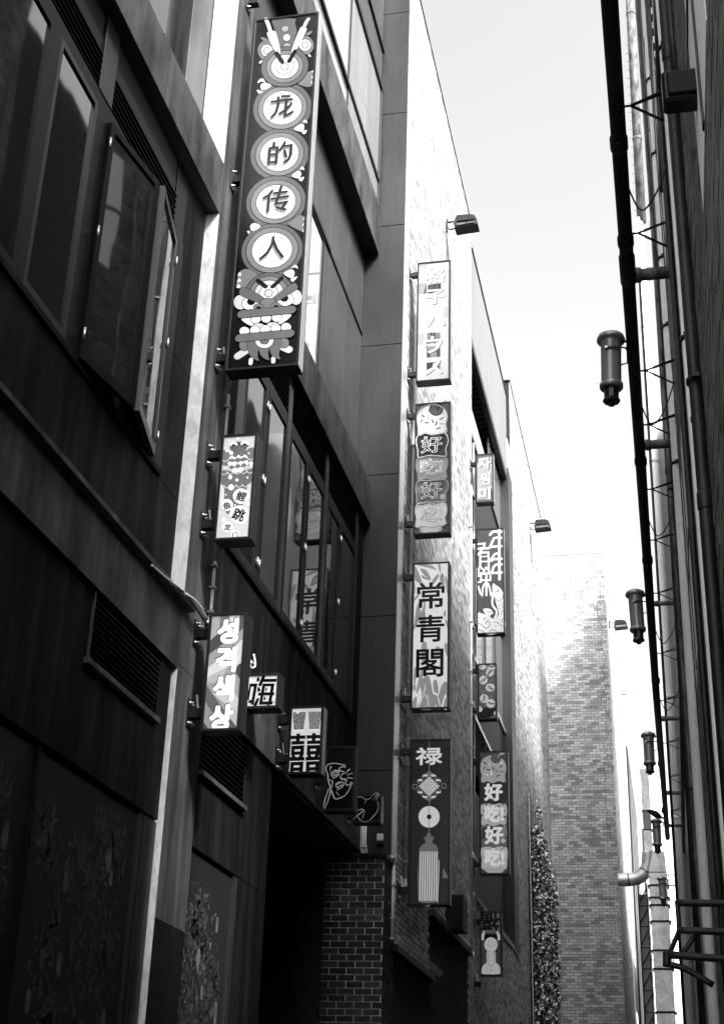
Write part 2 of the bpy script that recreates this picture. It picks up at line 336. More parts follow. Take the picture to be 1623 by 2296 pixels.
# bay 2, storey 2: row of casements under a louvre
XV = -4.36; zs2, zh2 = 7.47, 10.0
ml = [(12.9, 13.18), (14.0, 14.1), (14.94, 15.12), (16.0, 16.08), (16.97, 17.15), (17.94, 18.01), (18.95, 19.13)]
panel(XV, P1b, 12.9, B1[1], B2[0]-.01, MT['clad_shaded'])
for a, b in ((12.9, 14.3), (14.3, 15.68), (15.68, 17.3), (17.3, 18.9), (18.9, 19.6)): panel(XV, a, b, B1[1]+.01, zs2-.02, MT['clad_shaded'])
panel(XV, 19.13, 19.6, zs2-.02, 8.7, MT['clad_shaded']); panel(XV, 19.13, 19.6, 8.7, B2[0]-.01, MT['clad_shaded'])
bar(12.9, 19.13, zs2-.02, zs2+.04, XV-.08, XV+.035, A, 'window_sill', 'clad_shaded')
bar(12.9, 19.13, zh2, zh2+.15, XV-.08, XV+.012, A)
for i, (a, b) in enumerate(ml):
    bar(a, b, zs2+.04, B2[0]-.005 if i % 2 == 0 else zh2, XV-.08, XV+.02, A, 'window_mullion', 'window_light' if i % 2 == 0 else 'window')
for i, ((a, b), (c, d)) in enumerate(zip(ml, ml[1:])):
    sash(b, c, zs2+.05, zh2-.005, XV, A, 0.01, 'near' if i % 2 else 'far', fw=.06)
for a, b in ((13.18, 14.94), (15.12, 16.97), (17.15, 18.95)): louvre(a, b, 10.17, 10.62, XV, 6, A)
# bay 2, storey 3: big window and pale panels
XU = -4.51; zw = 14.2
bar(P1b, 17.2, zw, zw+.07, XU-.05, XU+.03, A, 'window_head', 'window'); bar(17.2, 19.6, zw, zw+.05, XU-.03, XU+.02, A, 'window_head', 'window')
sash(13.0, 14.9, B2[1]+.02, zw, XU-.015, A, 0, None, fw=.05, glass='glass_clear'); sash(14.9, 16.86, B2[1]+.02, zw, XU-.015, A, 0, None, fw=.05, glass='glass_clear')
for a, b in ((16.86, 17.25), (17.25, 18.42), (18.42, 19.6)): panel(XU, a, b, B2[1]+.01, zw-.005, MT['clad_smooth'])
for a, b in ((P1b, 15.0), (15.0, 17.25), (17.25, 18.42), (18.42, 19.6)): panel(XU, a, b, zw+.075, B3[0]-.01, MT['clad_smooth'])
panel(XU, P1b, 13.0, B2[1]+.01, zw-.005, MT['clad_shaded'])
# bay 2, storey 4: glazing with rails
XT = -4.30
bar(P1b, 19.55, 17.30, 17.37, XT-.05, XT+.03, A, 'window_rail', 'black'); bar(P1b, 19.6, 19.38, 19.50, XT-.05, XT+.04, A, 'window_rail', 'black'); bar(P1b, 19.6, 20.32, 20.41, XT-.05, XT+.04, A, 'window_rail', 'black')
sash(P1b+.1, 17.1, B3[1]+.02, 17.3, XT-.02, A, 0, None, fw=.02, glass='glass_clear'); sash(P1b+.1, 17.1, 17.37, 19.38, XT-.02, A, 0, None, fw=.03, glass='glass_clear')
for a, b in ((17.1, 18.34), (18.34, 19.48)):
    panel(XT, a, b, B3[1]+.01, 17.295, MT['fascia']); panel(XT, a, b, 17.375, 18.0, MT['fascia']); panel(XT, a, b, 18.0, 19.375, MT['fascia'])
for a, b in ((P1b, 15.5), (15.5, 17.6), (17.6, 19.55)): panel(XT, a, b, 19.51, 20.31, MT['clad_smooth']); panel(XT, a, b, 20.42, ZT, MT['clad_smooth'])
bar(19.5, 19.6, B3[1], 19.4, XT-.03, XT+.03, A, 'corner_channel', 'black')
# bay 2, street level: louvre, panels, hoarding, then a deep dark entrance
panel(X1, P1b, 12.55, 4.25, B1[0]-.01, MT['clad_shaded']); louvre(12.56, 13.98, 4.97, 5.62, X1, 12, A)
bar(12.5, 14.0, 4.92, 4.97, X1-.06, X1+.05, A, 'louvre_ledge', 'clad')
panel(X1, 12.55, 14.02, 4.25, 4.92, MT['clad_shaded']); panel(X1, 14.02, 15.05, 4.25, B1[0]-.01, MT['clad_shaded']); panel(X1, 14.02, 15.05, 0, 4.25, MT['clad_shaded'])
for yy in (13.88, 13.96): bar(yy, yy+.025, 0, 4.24, X1-.05, X1, A, 'shopfront_frame', 'window_light')
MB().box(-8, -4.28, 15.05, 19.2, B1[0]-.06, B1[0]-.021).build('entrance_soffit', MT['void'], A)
# return wall facing the camera: stacked smooth panels
YP = 19.65
zz = [5.62, 6.82, 9.2, 11.6, 14.02, 16.44, 18.92, 21.34, ZT]
MB().box(-4.66, -3.84, YP+.02, YP+.3, 5.6, ZT).build('return_wall', MT['black'], A)
for a, b in zip(zz, zz[1:]): MB().bbox(-4.66, -3.825, YP, YP+.018, a+.006, b-.006, .002).build('return_panel', MT['return_metal'], A)
RIV.build('rivets', MT['window_light'], A, 'stuff')
# small painted wall box and a bundle of cables on the return wall
wl = thing('wall_light_box', 'small white square box on the dark return wall above the brick pier', 'wall light', (-3.97, YP, 5.85))
MB().bbox(-4.025, -3.93, YP-.06, YP-.001, 5.80, 5.90, .008).build('diffuser', MT['pvc'], wl); MB().box(-4.02, -3.935, YP-.05, YP-.001, 5.76, 5.799).build('base', MT['black'], wl)
cb = thing('cable_bundle', 'bundle of three white cables dropping onto the brick pier below the neon heart', 'cables', (-4.2, YP-.02, 5.6))
for i in range(3):
    x = -4.262 + i*.035
    MB().tube([(x, YP-.03, 6.05), (x, YP-.03, 5.78), (x+.015, YP-.03, 5.70), (x+.05, YP-.04, 5.56)], .013, 8).build('cable', MT['pvc'], cb)
MB().box(-4.27, -4.17, YP-.05, YP-.001, 5.70, 5.712).build('tie', MT['black'], cb)
# printed hoardings in the shop fronts (dark food photographs: leaves, noodles, onions)
def hoarding(y0, y1, z0, z1, seed, label):
    rnd = random.Random(seed); h = thing('printed_hoarding', label, 'hoarding', (X1, (y0+y1)/2, z0), 'dark printed hoardings in the shop fronts')
    MB().box(X1-.05, X1-.03, y0, y1, z0, z1).build('board', MT['black'], h)
    b = MB()
    C = [(rnd.uniform(y0+.2, y1-.2), rnd.uniform(2.3, z1-.35), rnd.uniform(.08, .22), rnd.uniform(.4, 1.2)) for _ in range(26)]
    for k in range(1100):
        c = rnd.choice(C); y, z = rnd.gauss(c[0], c[2]*.7), rnd.gauss(c[1], c[2]*c[3])
        if not (y0+.08 < y < y1-.08 and 1.5 < z < z1-.12): continue
        L = rnd.uniform(.03, .12); wd = rnd.uniform(.005, .018); a = rnd.gauss(0, .55)+math.pi/2+c[3]-.8
        P = [(y+t*L*math.cos(a+bd*t)-0, z+t*L*math.sin(a+bd*t)) for bd in [rnd.uniform(-.6, .6)] for t in (0, .35, .7, 1)]
        l = [(X1-.0285, p[0]-wd*q*math.sin(a), p[1]+wd*q*math.cos(a)) for p, q in zip(P, (.3, 1, .8, .1))]
        r = [(X1-.0285, p[0]+wd*q*math.sin(a), p[1]-wd*q*math.cos(a)) for p, q in zip(P, (.3, 1, .8, .1))]
        b.add(l + r[::-1], [(0,1,6,7),(1,2,5,6),(2,3,4,5)], rnd.choice((0,0,0,0,1)))
    o = b.build('printed_leaves', [MT['print_leaf'], MT['print_pale']], h, 'stuff')
    for k in range(7):
        y, z, s = rnd.uniform(y0+.3, y1-.2), rnd.uniform(2.4, z1-.4), rnd.uniform(.05, .09)
        pts = [(X1-.027, y+s*.6*math.cos(t), z+s*1.5*math.sin(t)*(1+.25*math.cos(t*2))) for t in np.linspace(0, 2*math.pi, 18, endpoint=False)]
        MB().add(pts, [list(range(18))]).build('printed_onion', MT['print_pale'], h)
MT['print_leaf'] = MAT('print_dark_leaf', .045, .3, 0, .4, [((14,14,9),.4,1.8,.3,.7)]); MT['print_pale'] = MAT('print_pale', .075, .3, 0, .4, [((11,11,7),.5,1.6,.3,.7)])
hoarding(9.12, 11.12, 0, 4.22, 3, 'dark printed food hoarding left of the white reveal strip')
hoarding(12.4, 13.87, 0, 4.22, 8, 'dark printed food hoarding in the shop front right of the pilaster')
hoarding(6.0, 9.05, 0, 4.22, 5, 'dark printed food hoarding at the far lower left edge')
# dangling cables along the ledge and pilaster
dc = thing('dangling_cables', 'loose cables drooping from the ledge end across the pilaster to the Korean sign', 'cables', (XA+.1, 11.5, 6.2))
for off, pts in ((0, [('c7',860,430),('c7',960,520),('c7',1090,620),('c7',1200,720),('c7',1305,860)]), (1, [('c7',1030,600),('c7',1120,650),('c7',1190,740),('c7',1305,915)]), (2, [('c7',1120,655),('c7',1200,705),('c7',1270,790)])):
    P = catmull([onX(*p, XA+.09+.01*off) for p in pts], 5, False)
    MB().tube(P, .009 if off != 1 else .012, 6).build('cable', MT['pvc'] if off != 1 else MT['black'], dc)
# ================================================================== BRICKWORK
def project(p):
    c = CM.T @ (np.array(p) - np.array([0, 0, CH])); return PPX + FOC*c[0]/c[2], PPY + FOC*c[1]/c[2], c[2]
_bm_cache = {}
def brick_mesh(L, H, D, mt, key, axis):
    k = (round(L, 3), round(H, 3), key, axis)
    if k not in _bm_cache:
        b = MB()
        if axis == 'X': b.bbox(0, D, -L/2, L/2, -H/2, H/2, .003)
        elif axis == 'Y': b.bbox(-L/2, L/2, -D, 0, -H/2, H/2, .003)
        else: b.bbox(-D, 0, -L/2, L/2, -H/2, H/2, .003)
        _bm_cache[k] = b.mesh('brick', mt)
    return _bm_cache[k]
def brickwork(par, axis, const, a0, a1, z0, z1, mt, key, L=.23, H=.086, joint=.010, D=.012, singles=0, skip=None, rnd=None, zmax=None):
    """bricks standing D proud of the plane `const`; axis X faces +X, Y faces -Y, -X faces -X.  The bricks showing largest are parts of their own"""
    rnd = rnd or random.Random(11); B = []; row = 0; z = z0
    while z < z1 - H*.5:
        off = (0 if row % 2 else -(L+joint)/2); a = a0 + off
        while a < a1:
            s, e = max(a, a0), min(a + L, a1)
            if e - s > .03 and not (skip and skip((s+e)/2, z)): B.append(((s+e)/2, e-s, z + H/2, rnd.uniform(-.0018, .0018)))
            a += L + joint
        z += H; row += 1
    h = H - joint
    def pos(b): return (const, b[0], b[2]) if axis != 'Y' else (b[0], const, b[2])
    if singles:
        sc = []
        for i, b in enumerate(B):
            x, y, d = project(pos(b))
            sc.append((d if (90 < x < 1535 and 40 < y < 2196) else 1e6 + d, i))
        sc.sort(); single = {i for d, i in sc[:singles] if d < 1e6}
    else: single = set()
    org = ORG[par.name]; m = MB()
    for i, b in enumerate(B):
        p = pos(b)
        if i in single:
            o = bpy.data.objects.new('brick', brick_mesh(b[1], h, D, mt, key, axis)); COL.objects.link(o); o.parent = par
            q = (p[0] + b[3], p[1], p[2]) if axis != 'Y' else (p[0], p[1] + b[3], p[2])
            o.location = (q[0]-org[0], q[1]-org[1], q[2]-org[2])
        else:
            d = D + b[3]; l = b[1]/2
            if axis == 'X': x0, x1, y0, y1 = p[0], p[0]+d, p[1]-l, p[1]+l; keep = (1,2,3,4,5)
            elif axis == 'Y': x0, x1, y0, y1 = p[0]-l, p[0]+l, p[1]-d, p[1]
            else: x0, x1, y0, y1 = p[0]-d, p[0], p[1]-l, p[1]+l
            m.box(x0, x1, y0, y1, p[2]-h/2, p[2]+h/2)
    if m.v: m.build('brickwork', mt, par, 'stuff')
# ================================================================== BUILDING B: brick wall with projecting signs, then a boarded glass bay, then more brick
XB = -3.82
Bd = thing('brick_building', 'tall brown brick wall with two columns of hanging signs and a dark glazed bay', 'building', (-8, 30, 0))
MB().box(-12, XB-.012, 20.05, 28.12, 0, 22.62).box(-12, XB-.012, 36.45, 47.2, 0, 23.0).box(-12, -4.9, 28.12, 36.45, 0, 21.6).build('wall', MT['mortar_dark'], Bd)
def skipB(y, z): return (z < 4.45 and y < 23.2) or (z < 5.40 and 22.9 < y < 27.4)
brickwork(Bd, 'X', XB-.012, 20.05, 28.12, 3.0, 22.62, MT['brick_b'], 'b', joint=.015, D=.011, singles=300, skip=skipB)
brickwork(Bd, 'X', XB-.012, 36.45, 47.2, 5.0, 23.0, MT['brick_b'], 'b', joint=.016, D=.011, rnd=random.Random(5))
brickwork(Bd, 'X', XB-.012, 28.12, 36.45, 3.0, 6.5, MT['brick_b'], 'b', rnd=random.Random(6))
MB().box(-4.9, XB-.012, 28.12, 36.45, 0, 6.5).build('dwarf_wall', MT['mortar_dark'], Bd)
MB().bbox(-4.2, XB+.02, 19.66, 28.14, 22.62, 22.645, .004).build('coping', MT['casing'], Bd); MB().bbox(-4.2, XB+.02, 36.4, 47.2, 23.0, 23.025, .004).build('coping', MT['casing'], Bd)
MB().box(-4.1, XB, YP+.02, 20.045, 5.5, 22.62).build('corner_trim', MT['strip'], Bd)
# brick pier in front of the dark entrance, big bricks with pale joints
pier = MB().box(-4.66, XB-.012, 19.212, 19.80, 0, 5.48); pier.build('pier_core', MT['mortar_pale'], Bd)
brickwork(Bd, 'Y', 19.212, -4.66, XB, 1.2, 5.48, MT['brick_pier'], 'p', L=.225, H=.086, joint=.012, singles=300, rnd=random.Random(2))
brickwork(Bd, 'X', XB-.012, 19.214, 19.80, 1.2, 5.48, MT['brick_pier'], 'p', L=.225, H=.086, joint=.012, rnd=random.Random(3))
MB().bbox(-4.7, XB+.035, 19.17, 19.84, 5.482, 5.545, .006).build('pier_cap', MT['casing'], Bd)
MB().box(-4.2, XB-.03, 19.82, 20.05, 0, 5.5).build('corner_infill', MT['casing'], Bd)
MB().box(-8, -4.665, 19.25, 19.7, 0, 5.62).build('entrance_shade_panel', MT['void'], Bd)  # black sheet painting in the shadow over the inner brickwork
# lintels over dark openings at street level
MB().bbox(XB-.1, XB+.07, 19.86, 23.2, 4.34, 4.44, .006).build('lintel', MT['casing'], Bd); MB().bbox(XB-.1, XB+.09, 22.85, 27.4, 5.3, 5.41, .006).build('lintel', MT['clad'], Bd)
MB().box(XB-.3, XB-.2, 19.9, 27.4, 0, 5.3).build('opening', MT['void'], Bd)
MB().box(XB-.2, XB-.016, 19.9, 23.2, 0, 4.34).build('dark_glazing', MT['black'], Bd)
# ---- glazed bay: fascia panels, timber soffit, spandrels of boards, glass
jy = [28.14, 29.16, 30.42, 31.65, 32.89, 34.21, 35.42]
for a, b in zip(jy, jy[1:]): MB().bbox(XB-.05, XB, a+.006, b-.006, 19.36, 21.93, .004).build('fascia_panel', MT['fascia'], Bd)
MB().box(XB-.6, XB-.055, 28.14, 35.42, 19.40, 21.9).build('fascia_core', MT['black'], Bd)
MB().bbox(XB-.2, XB+.03, 28.14, 35.5, 21.93, 21.97, .004).build('roof_flashing', MT['black'], Bd)
MB().bbox(XB-.14, XB-.001, 28.14, 35.42, 19.17, 19.355, .004).build('fascia_lip', MT['black'], Bd)
sf = MB().box(-6.4, XB-.15, 28.14, 36.4, 19.30, 19.36).build('soffit', MT['black'], Bd)
for i in range(30): MB().box(-6.3, XB-.16, 28.2+i*.27, 28.2+i*.27+.15, 19.255, 19.298).build('soffit_slat', MT['timber'], Bd)
MB().lathe([(.09,0),(.09,.03),(.05,.032)], (-4.35, 31.4, 19.21), 16).build('downlight', MT['pale'], Bd)
XG = -4.0
def glassY(y0, y1, z0, z1, x=XG, nm='glass_pane', mt='glass_clear'): return MB().box(x-.012, x, y0, y1, z0, z1).build(nm, MT[mt], Bd)
def boards(y0, y1, z0, z1, x=XG+.02, w_=.62):
    y = y0
    while y < y1-.05:
        MB().bbox(x-.03, x, y+.004, min(y+w_, y1)-.004, z0, z1, .003).build('board', MT['board'], Bd); y += w_
YG0, YG1 = 28.2, 35.35
glassY(32.6, YG1-.06, 17.35, 19.1); glassY(28.2, 32.5, 17.35, 18.2)
bar2 = lambda y0, y1, z0, z1, x0=XG-.03, x1=XG+.05, nm='bay_frame', mt='black': MB().bbox(x0, x1, y0, y1, z0, z1, .004).build(nm, MT[mt], Bd)
bar2(28.2, YG1, 17.25, 17.34, XG-.05, XG+.06); boards(YG0, YG1, 14.62, 17.25); bar2(YG0, YG1, 14.5, 14.62)
for a, b in ((28.2, 29.7), (29.75, 31.45), (31.55, 33.4), (33.45, YG1-.06)): glassY(a, b, 11.95, 14.5); 
for yy in (29.7, 31.45, 33.4): bar2(yy, yy+.06, 11.95, 14.5)
bar2(YG0, YG1, 11.85, 11.95, nm='bay_rail', mt='strip', x1=XG+.07); boards(YG0, YG1, 10.6, 11.85); bar2(YG0, YG1, 10.5, 10.6, nm='bay_rail', mt='strip', x1=XG+.07)
louv = bar2(28.2, 32.0, 9.4, 10.5, XG-.05, XG-.02, 'vent_screen', 'void')
for i in range(16): bar2(28.2, 32.0, 9.45+i*.065, 9.465+i*.065, XG-.02, XG+.01, 'vent_slat', 'louvre')
bar2(31.3, 31.36, 9.4, 10.5); boards(32.0, YG1, 9.0, 10.5); boards(YG0, YG1, 6.62, 9.0)
bar2(28.16, 36.4, 6.5, 6.62, XB-.2, XB+.03, 'sill', 'smooth_wall')
MB().box(XG-.5, XG-.4, 28.14, 36.4, 6.5, 19.3).build('bay_core', MT['void'], Bd)
# dark metal column closing the bay, with a stack of joints and a grey box on top
for a, b in ((6.55, 9.6), (9.6, 12.6), (12.6, 16.0), (16.0, 19.6)): MB().bbox(XB-.5, XB+.03, 35.42, 36.42, a+.006, b-.006, .006).build('column_casing', MT['casing'], Bd)
bar2(35.30, 35.41, 6.62, 19.2, XG, XB+.05, 'column_edge', 'window_light')
MB().bbox(XB-.5, XB+.02, 35.44, 36.42, 19.6, 20.55, .01).build('column_cap', MT['smooth_wall'], Bd)
# ================================================================== BRICK TOWER closing the view
T = thing('brick_tower', 'pale brick end wall standing across the lane, fading into bright sky', 'building', (-3, 50, 0))
MB().box(-3.79, -1.672, 47.212, 57.4, 0, 21.9).build('wall', MT['mortar'], T)
def holeT(x, z): return False
brickwork(T, 'Y', 47.212, -3.80, -1.66, 5.5, 21.9, MT['brick_t'], 't', L=.23, H=.094, joint=.015, D=.014, singles=300, rnd=random.Random(21))
brickwork(T, 'X', -1.672, 47.2, 57.4, 5.5, 21.9, MT['brick_t'], 't', L=.23, H=.094, joint=.012, rnd=random.Random(22))
ck = MB(); rc = random.Random(4); z = 21.2; x = -1.80        # stepped crack near the tower's right edge
while z > 12.0:
    dz = rc.choice((.094, .094, .188)); ck.box(x-.006, x+.006, 47.192, 47.199, z-dz, z)
    nx = x + rc.choice((-.06, .0, .05)); ck.box(min(x, nx)-.006, max(x, nx)+.006, 47.192, 47.199, z-dz-.004, z-dz+.008); x = min(max(nx, -1.98), -1.72); z -= dz
ck.build('crack', MT['black'], T)
# ================================================================== buildings beyond the tower on the left side
C1 = thing('rendered_building', 'grey rendered wall strip just beyond the brick tower', 'building', (-3, 61, 0))
MB().bbox(-9, -1.66, 57.45, 64.0, 0, 20.5, .02).build('wall', MT['smooth_wall'], C1)
MB().bbox(-1.70, -1.60, 57.6, 57.75, 0, 20.4, .01).build('edge_trim', MT['pale'], C1)
for zz_ in (6.0, 9.5, 13.0): MB().box(-1.70, -1.655, 58.6, 62.8, zz_, zz_+1.6).build('window', MT['glass'], C1)
C2 = thing('dark_glass_building', 'narrow black glazed facade beyond the grey rendered wall', 'building', (-3, 70, 0))
MB().bbox(-9, -1.60, 64.05, 77.5, 0, 19.5, .02).build('wall', MT['casing'], C2)
for i in range(5): MB().box(-1.64, -1.585, 64.3+i*2.6, 64.38+i*2.6, 0, 19.4).build('mullion', MT['window_light'], C2)
C3 = thing('pale_building', 'white blown-out end building behind the exhaust duct', 'building', (-1, 96, 0))
MB().bbox(-8, 1.5, 95, 110, 0, 26, .02).build('wall', MT['pale'], C3)
for zz_ in (14.2, 19.5): MB().box(-7.9, 1.4, 94.94, 95.0, zz_, zz_+.10).build('string_course', MT['smooth_wall'], C3)
MB().tube([(-1.62, 94.9, 0), (-1.62, 94.9, 22.5)], .07, 8).build('downpipe', MT['black'], C3)
# ================================================================== RIGHT: brick wall right beside the camera, unseen blocks stepped and gapped to shape sun and shade
R = thing('right_brick_building', 'grimy brick wall with pipes along the right edge of the lane, plus unseen blocks shaped for sun and shade', 'building', (3, 18, 0))
XR = .3
MB().box(XR+.012, 9, 10.0, 15.3, 0, 18.3).box(.9, 9, 15.3, 31.0, 0, 18.9).box(XR+.012, 9, 6.4, 10.0, 0, 9.2).box(XR+.012, 1.3, -40, 6.4, 0, 18).box(1.3, 9, -40, 6.4, 0, 9.2).build('wall', MT['mortar_dark'], R)  # includes unseen blocks, gap and set-back shaped for sun and shade
brickwork(R, '-X', XR+.012, -3.0, 15.3, 2.5, 18.2, MT['brick_r'], 'r', skip=lambda y, z: 6.4 < y < 10.0 and z > 9.1 or y < 6.4 and z > 17.9, rnd=random.Random(31))
MB().bbox(XR-.04, XR+.5, 10.0, 15.3, 18.3, 18.45, .01).build('coping', MT['kerb'], R); MB().bbox(XR-.04, XR+.5, 6.4, 10.0, 9.2, 9.32, .01).build('coping', MT['kerb'], R)
for y_ in (-1.5, 1.2, 3.8, 10.2, 13.2):
    for z_ in (5.2, 9.2, 13.0):
        if z_ < (13 if y_ < 6 else 14.5): MB().box(XR-.004, XR+.006, y_, y_+1.1, z_, z_+1.9).build('window', MT['pale'], R); MB().box(XR-.012, XR-.005, y_+.52, y_+.58, z_, z_+1.9).build('window_bar', MT['black'], R); MB().box(XR-.012, XR-.005, y_, y_+1.1, z_+.9, z_+.96).build('window_bar', MT['black'], R)
R2 = thing('far_right_shade_wall', 'plain wall hidden behind the pipes, added to shade the tower', 'building', (5, 50, 0))
MB().box(XR+.03, 12, 31.2, 40.2, 0, 18.9).box(XR+.03, 12, 40.2, 45.4, 0, 23.2).box(XR+.03, 12, 45.4, 78, 0, 12.5).build('wall', MT['smooth_wall'], R2)  # unseen stepped wall, added to cast shade on the tower and far brick
MB().bbox(XR+.0, 12, 40.2, 45.4, 23.2, 23.35, .01).build('coping', MT['kerb'], R2)
# ================================================================== RIGHT-HAND PIPES, LANTERNS AND FITTINGS
ZPI, XPI = 8.0, -.04
dp = thing('overhead_pipe', 'thick black horizontal pipe running overhead along the right side, carrying lanterns', 'pipe', (XPI, 18, ZPI))
MB().tube([(XPI, 3.0, ZPI), (XPI-.005, 12, ZPI), (XPI-.01, 20, ZPI), (XPI+.02, 29.8, ZPI-.02)], .053, 16).build('pipe_run', MT['pipe_dark'], dp)
MB().lathe([(.053,0),(.05,.06),(.03,.1),(.0,.115)], (XPI+.02, 29.8, ZPI-.02), 16, (0,1,0)).build('end_cap', MT['pipe_dark'], dp)
for y, l in ((7.75, .12), (8.9, .1), (9.15, .35), (12.6, .1), (15.1, .12), (19.5, .12), (24.0, .12), (27.4, .15)):
    MB().lathe([(.052,0),(.062,.01),(.062,l),(.052,l+.01)], (XPI-.004, y, ZPI), 16, (0,1,0)).build('coupling', MT['pipe_dark'], dp)
for y in (7.45, 8.87, 10.9, 11.9, 13.3, 14.6, 16.2, 18.4, 20.5, 22.8, 25.0, 27.6):       # strut brackets back to the wall
    b = MB(); e = Vector((XPI+.09, y, ZPI))
    for q in ((XR, y-.1, ZPI+.02), (XR, y, ZPI+.09), (XR, y+.12, ZPI-.09)): 
        q = Vector(q); d_ = (q-e); b.obox((e+q)/2, d_/2, Vector((0, .012, .004)), d_.cross(Vector((0, .012, .004))).normalized()*.006)
    b.tube([(XPI+.04, y, ZPI), (XPI+.1, y, ZPI)], .008, 6); b.build('strut_bracket', MT['window'], dp)
for y, r in ((9.45, .05), (12.35, .045), (16.6, .03), (21.5, .035), (26.2, .035), (28.9, .03)):   # stub branches to the wall
    MB().tube([(XPI, y, ZPI+.02), (XR, y, ZPI+.02)], r, 12).lathe([(r*1.25,0),(r*1.25,.05)], (XPI+.05, y, ZPI+.02), 12, (1,0,0)).build('branch_pipe', MT['rust'], dp)
def vpipe(name, label, cat, x, y, z0, z1, r, mt, collars=(), x1=None, clamps=()):
    o = thing(name, label, cat, (x, y, z0)); x1 = x if x1 is None else x1
    MB().tube([(x, y, z0), ((x+x1)/2, y, (z0+z1)/2), (x1, y, z1)], r, 16).build('pipe_run', MT[mt], o)
    for zc_ in collars: 
        t = (zc_-z0)/(z1-z0); MB().lathe([(r+.001,0),(r*1.12,.01),(r*1.12,.09),(r+.001,.1)], (x+(x1-x)*t, y, zc_), 16).build('collar', MT[mt], o)
    for zc_ in clamps:
        t = (zc_-z0)/(z1-z0); xx = x+(x1-x)*t
        MB().lathe([(r+.003,0),(r+.012,.002),(r+.012,.028),(r+.003,.03)], (xx, y, zc_), 16).box(xx, XR+.02, y-.008, y+.008, zc_, zc_+.03).box(xx-.02, xx+.02, y-r-.04, y-r-.005, zc_+.004, zc_+.026).build('clamp', MT['pipe_dark'], o)
    return o
vpipe('downpipe', 'pale grey vertical downpipe with wire clamps near the right edge', 'pipe', .245, 12.0, 0, 15.8, .048, 'pipe_light', (), .335, (7.6, 9.1, 9.9, 11.2, 12.2))
vpipe('downpipe', 'thin dark vertical pipe just left of the grey downpipe', 'pipe', .205, 15.0, 0, 16.5, .046, 'pipe_dark', (9.0, 12.5), .32, ())
vpipe('downpipe', 'long white vertical downpipe behind the lanterns, with dark collar rings', 'pipe', .2, 31.0, 0, 24.4, .115, 'pipe_white', (8.6, 11.3, 17.2, 21.0), .215, ())
vpipe('flue_pipe', 'rough rusty flue pipe rising at the top right between black and grey pipes', 'pipe', .29, 31.0, 24.3, 37, .12, 'rust', (27.0, 31.5), .43, ())
vpipe('downpipe', 'narrow dark pipe in shadow at the right edge', 'pipe', .27, 8.6, 0, 9.1, .022, 'pipe_dark', (), None, ())
vpipe('downpipe', 'second narrow grey pipe against the wall at the right edge', 'pipe', .28, 7.2, 0, 9.1, .03, 'pipe_light', (), None, (6.0, 8.2))
vpipe('conduit', 'thin black conduit between the overhead pipe and the white downpipe', 'pipe', .06, 22.0, 3, 16.5, .022, 'pipe_dark', (), .1, ())
MB().bbox(.27, .33, 15.3, 31.2, ZPI-.12, ZPI+.16, .008).build('carrier_rail', MT['pipe_dark'], dp)
# wire with bird spikes beside the flue
sw = thing('spiked_wire', 'thin wire with small spikes beside the rusty flue pipe', 'wire', (.2, 31, 24))
m_ = MB().tube([(.17, 31, 23.0), (.25, 31, 31.0)], .01, 5)
for i in range(24): zz_ = 23.5+i*.3; xx = .17+.08*(zz_-23.0)/8; m_.tube([(xx, 31, zz_), (xx-.08, 31, zz_+.01)], .007, 4)
m_.build('wire', MT['pipe_dark'], sw)
# wall boxes close to the camera at the right edge
for (y, x0, z0, z1, lab) in ((4.6, .16, 5.56, 5.72, 'dark wall-mounted meter box at the upper right edge'),):
    o = thing('meter_box', lab, 'box', (.25, y, z0)); MB().bbox(x0, XR+.02, y, y+.1, z0, z1, .012).build('case', MT['casing'], o)
    MB().bbox(x0+.02, XR, y-.015, y-.001, z0+.02, z1-.02, .006).build('lid', MT['window'], o); MB().tube([(x0+.06, y+.05, z1), (x0+.06, y+.05, z1+.6)], .012, 8).build('feed_pipe', MT['pipe_dark'], o)
# extra small pipes, stays and a slack cable between the downpipes
for k, (x, y, r, mt, lab) in enumerate(((.27, 6.3, .035, 'pipe_dark', 'black pipe nearest the camera at the right edge'), (.275, 6.7, .018, 'pvc', 'thin white pipe nearest the camera at the right edge'), (.26, 14.6, .02, 'rust', 'thin rusty pipe behind the grey downpipe'))):
    vpipe('wall_pipe', lab, 'pipe', x, y, 0, 9.0 if y < 10 else 16.4, r, mt, (4.5, 7.3), None, (5.2, 8.6))
sl = thing('slack_cable', 'slack black cable looping between the pipes at the right', 'cable', (.1, 14, 8))
for y in (8.2, 11.4, 13.9, 17.3, 20.2): MB().tube(catmull([(XPI+.03, y, ZPI-.05), (.08, y+.1, ZPI-.22), (.2, y+.05, ZPI-.1), (XR, y, ZPI+.15)], 5, False), .007, 6).build('cable_loop', MT['pipe_dark'], sl)
# bent black tube frame, lower right
tf = thing('tube_frame', 'bent black tube frame sticking out at the lower right edge', 'frame', (.1, 7, 2.4))
for P, r in (([(.3,7,2.785),(.02,7,2.79)], .017), ([(.02,7,2.80),(.022,7,2.72),(.02,7,2.65)], .012), ([(.3,7,2.655),(.02,7,2.665)], .017), ([(.02,7,2.66),(-.01,7.02,2.60),(-.035,7.04,2.55)], .012), ([(.3,7,2.53),(-.04,7,2.555)], .018), ([(-.04,7,2.565),(-.045,7,2.50)], .02), ([(-.03,7,2.51),(.04,7,2.49),(.16,7,2.42)], .015), ([(.03,7.02,2.56),(.09,7.02,2.64)], .012)):
    MB().tube(catmull(P, 4, False), r, 10).build('tube', MT['pipe_dark'], tf)
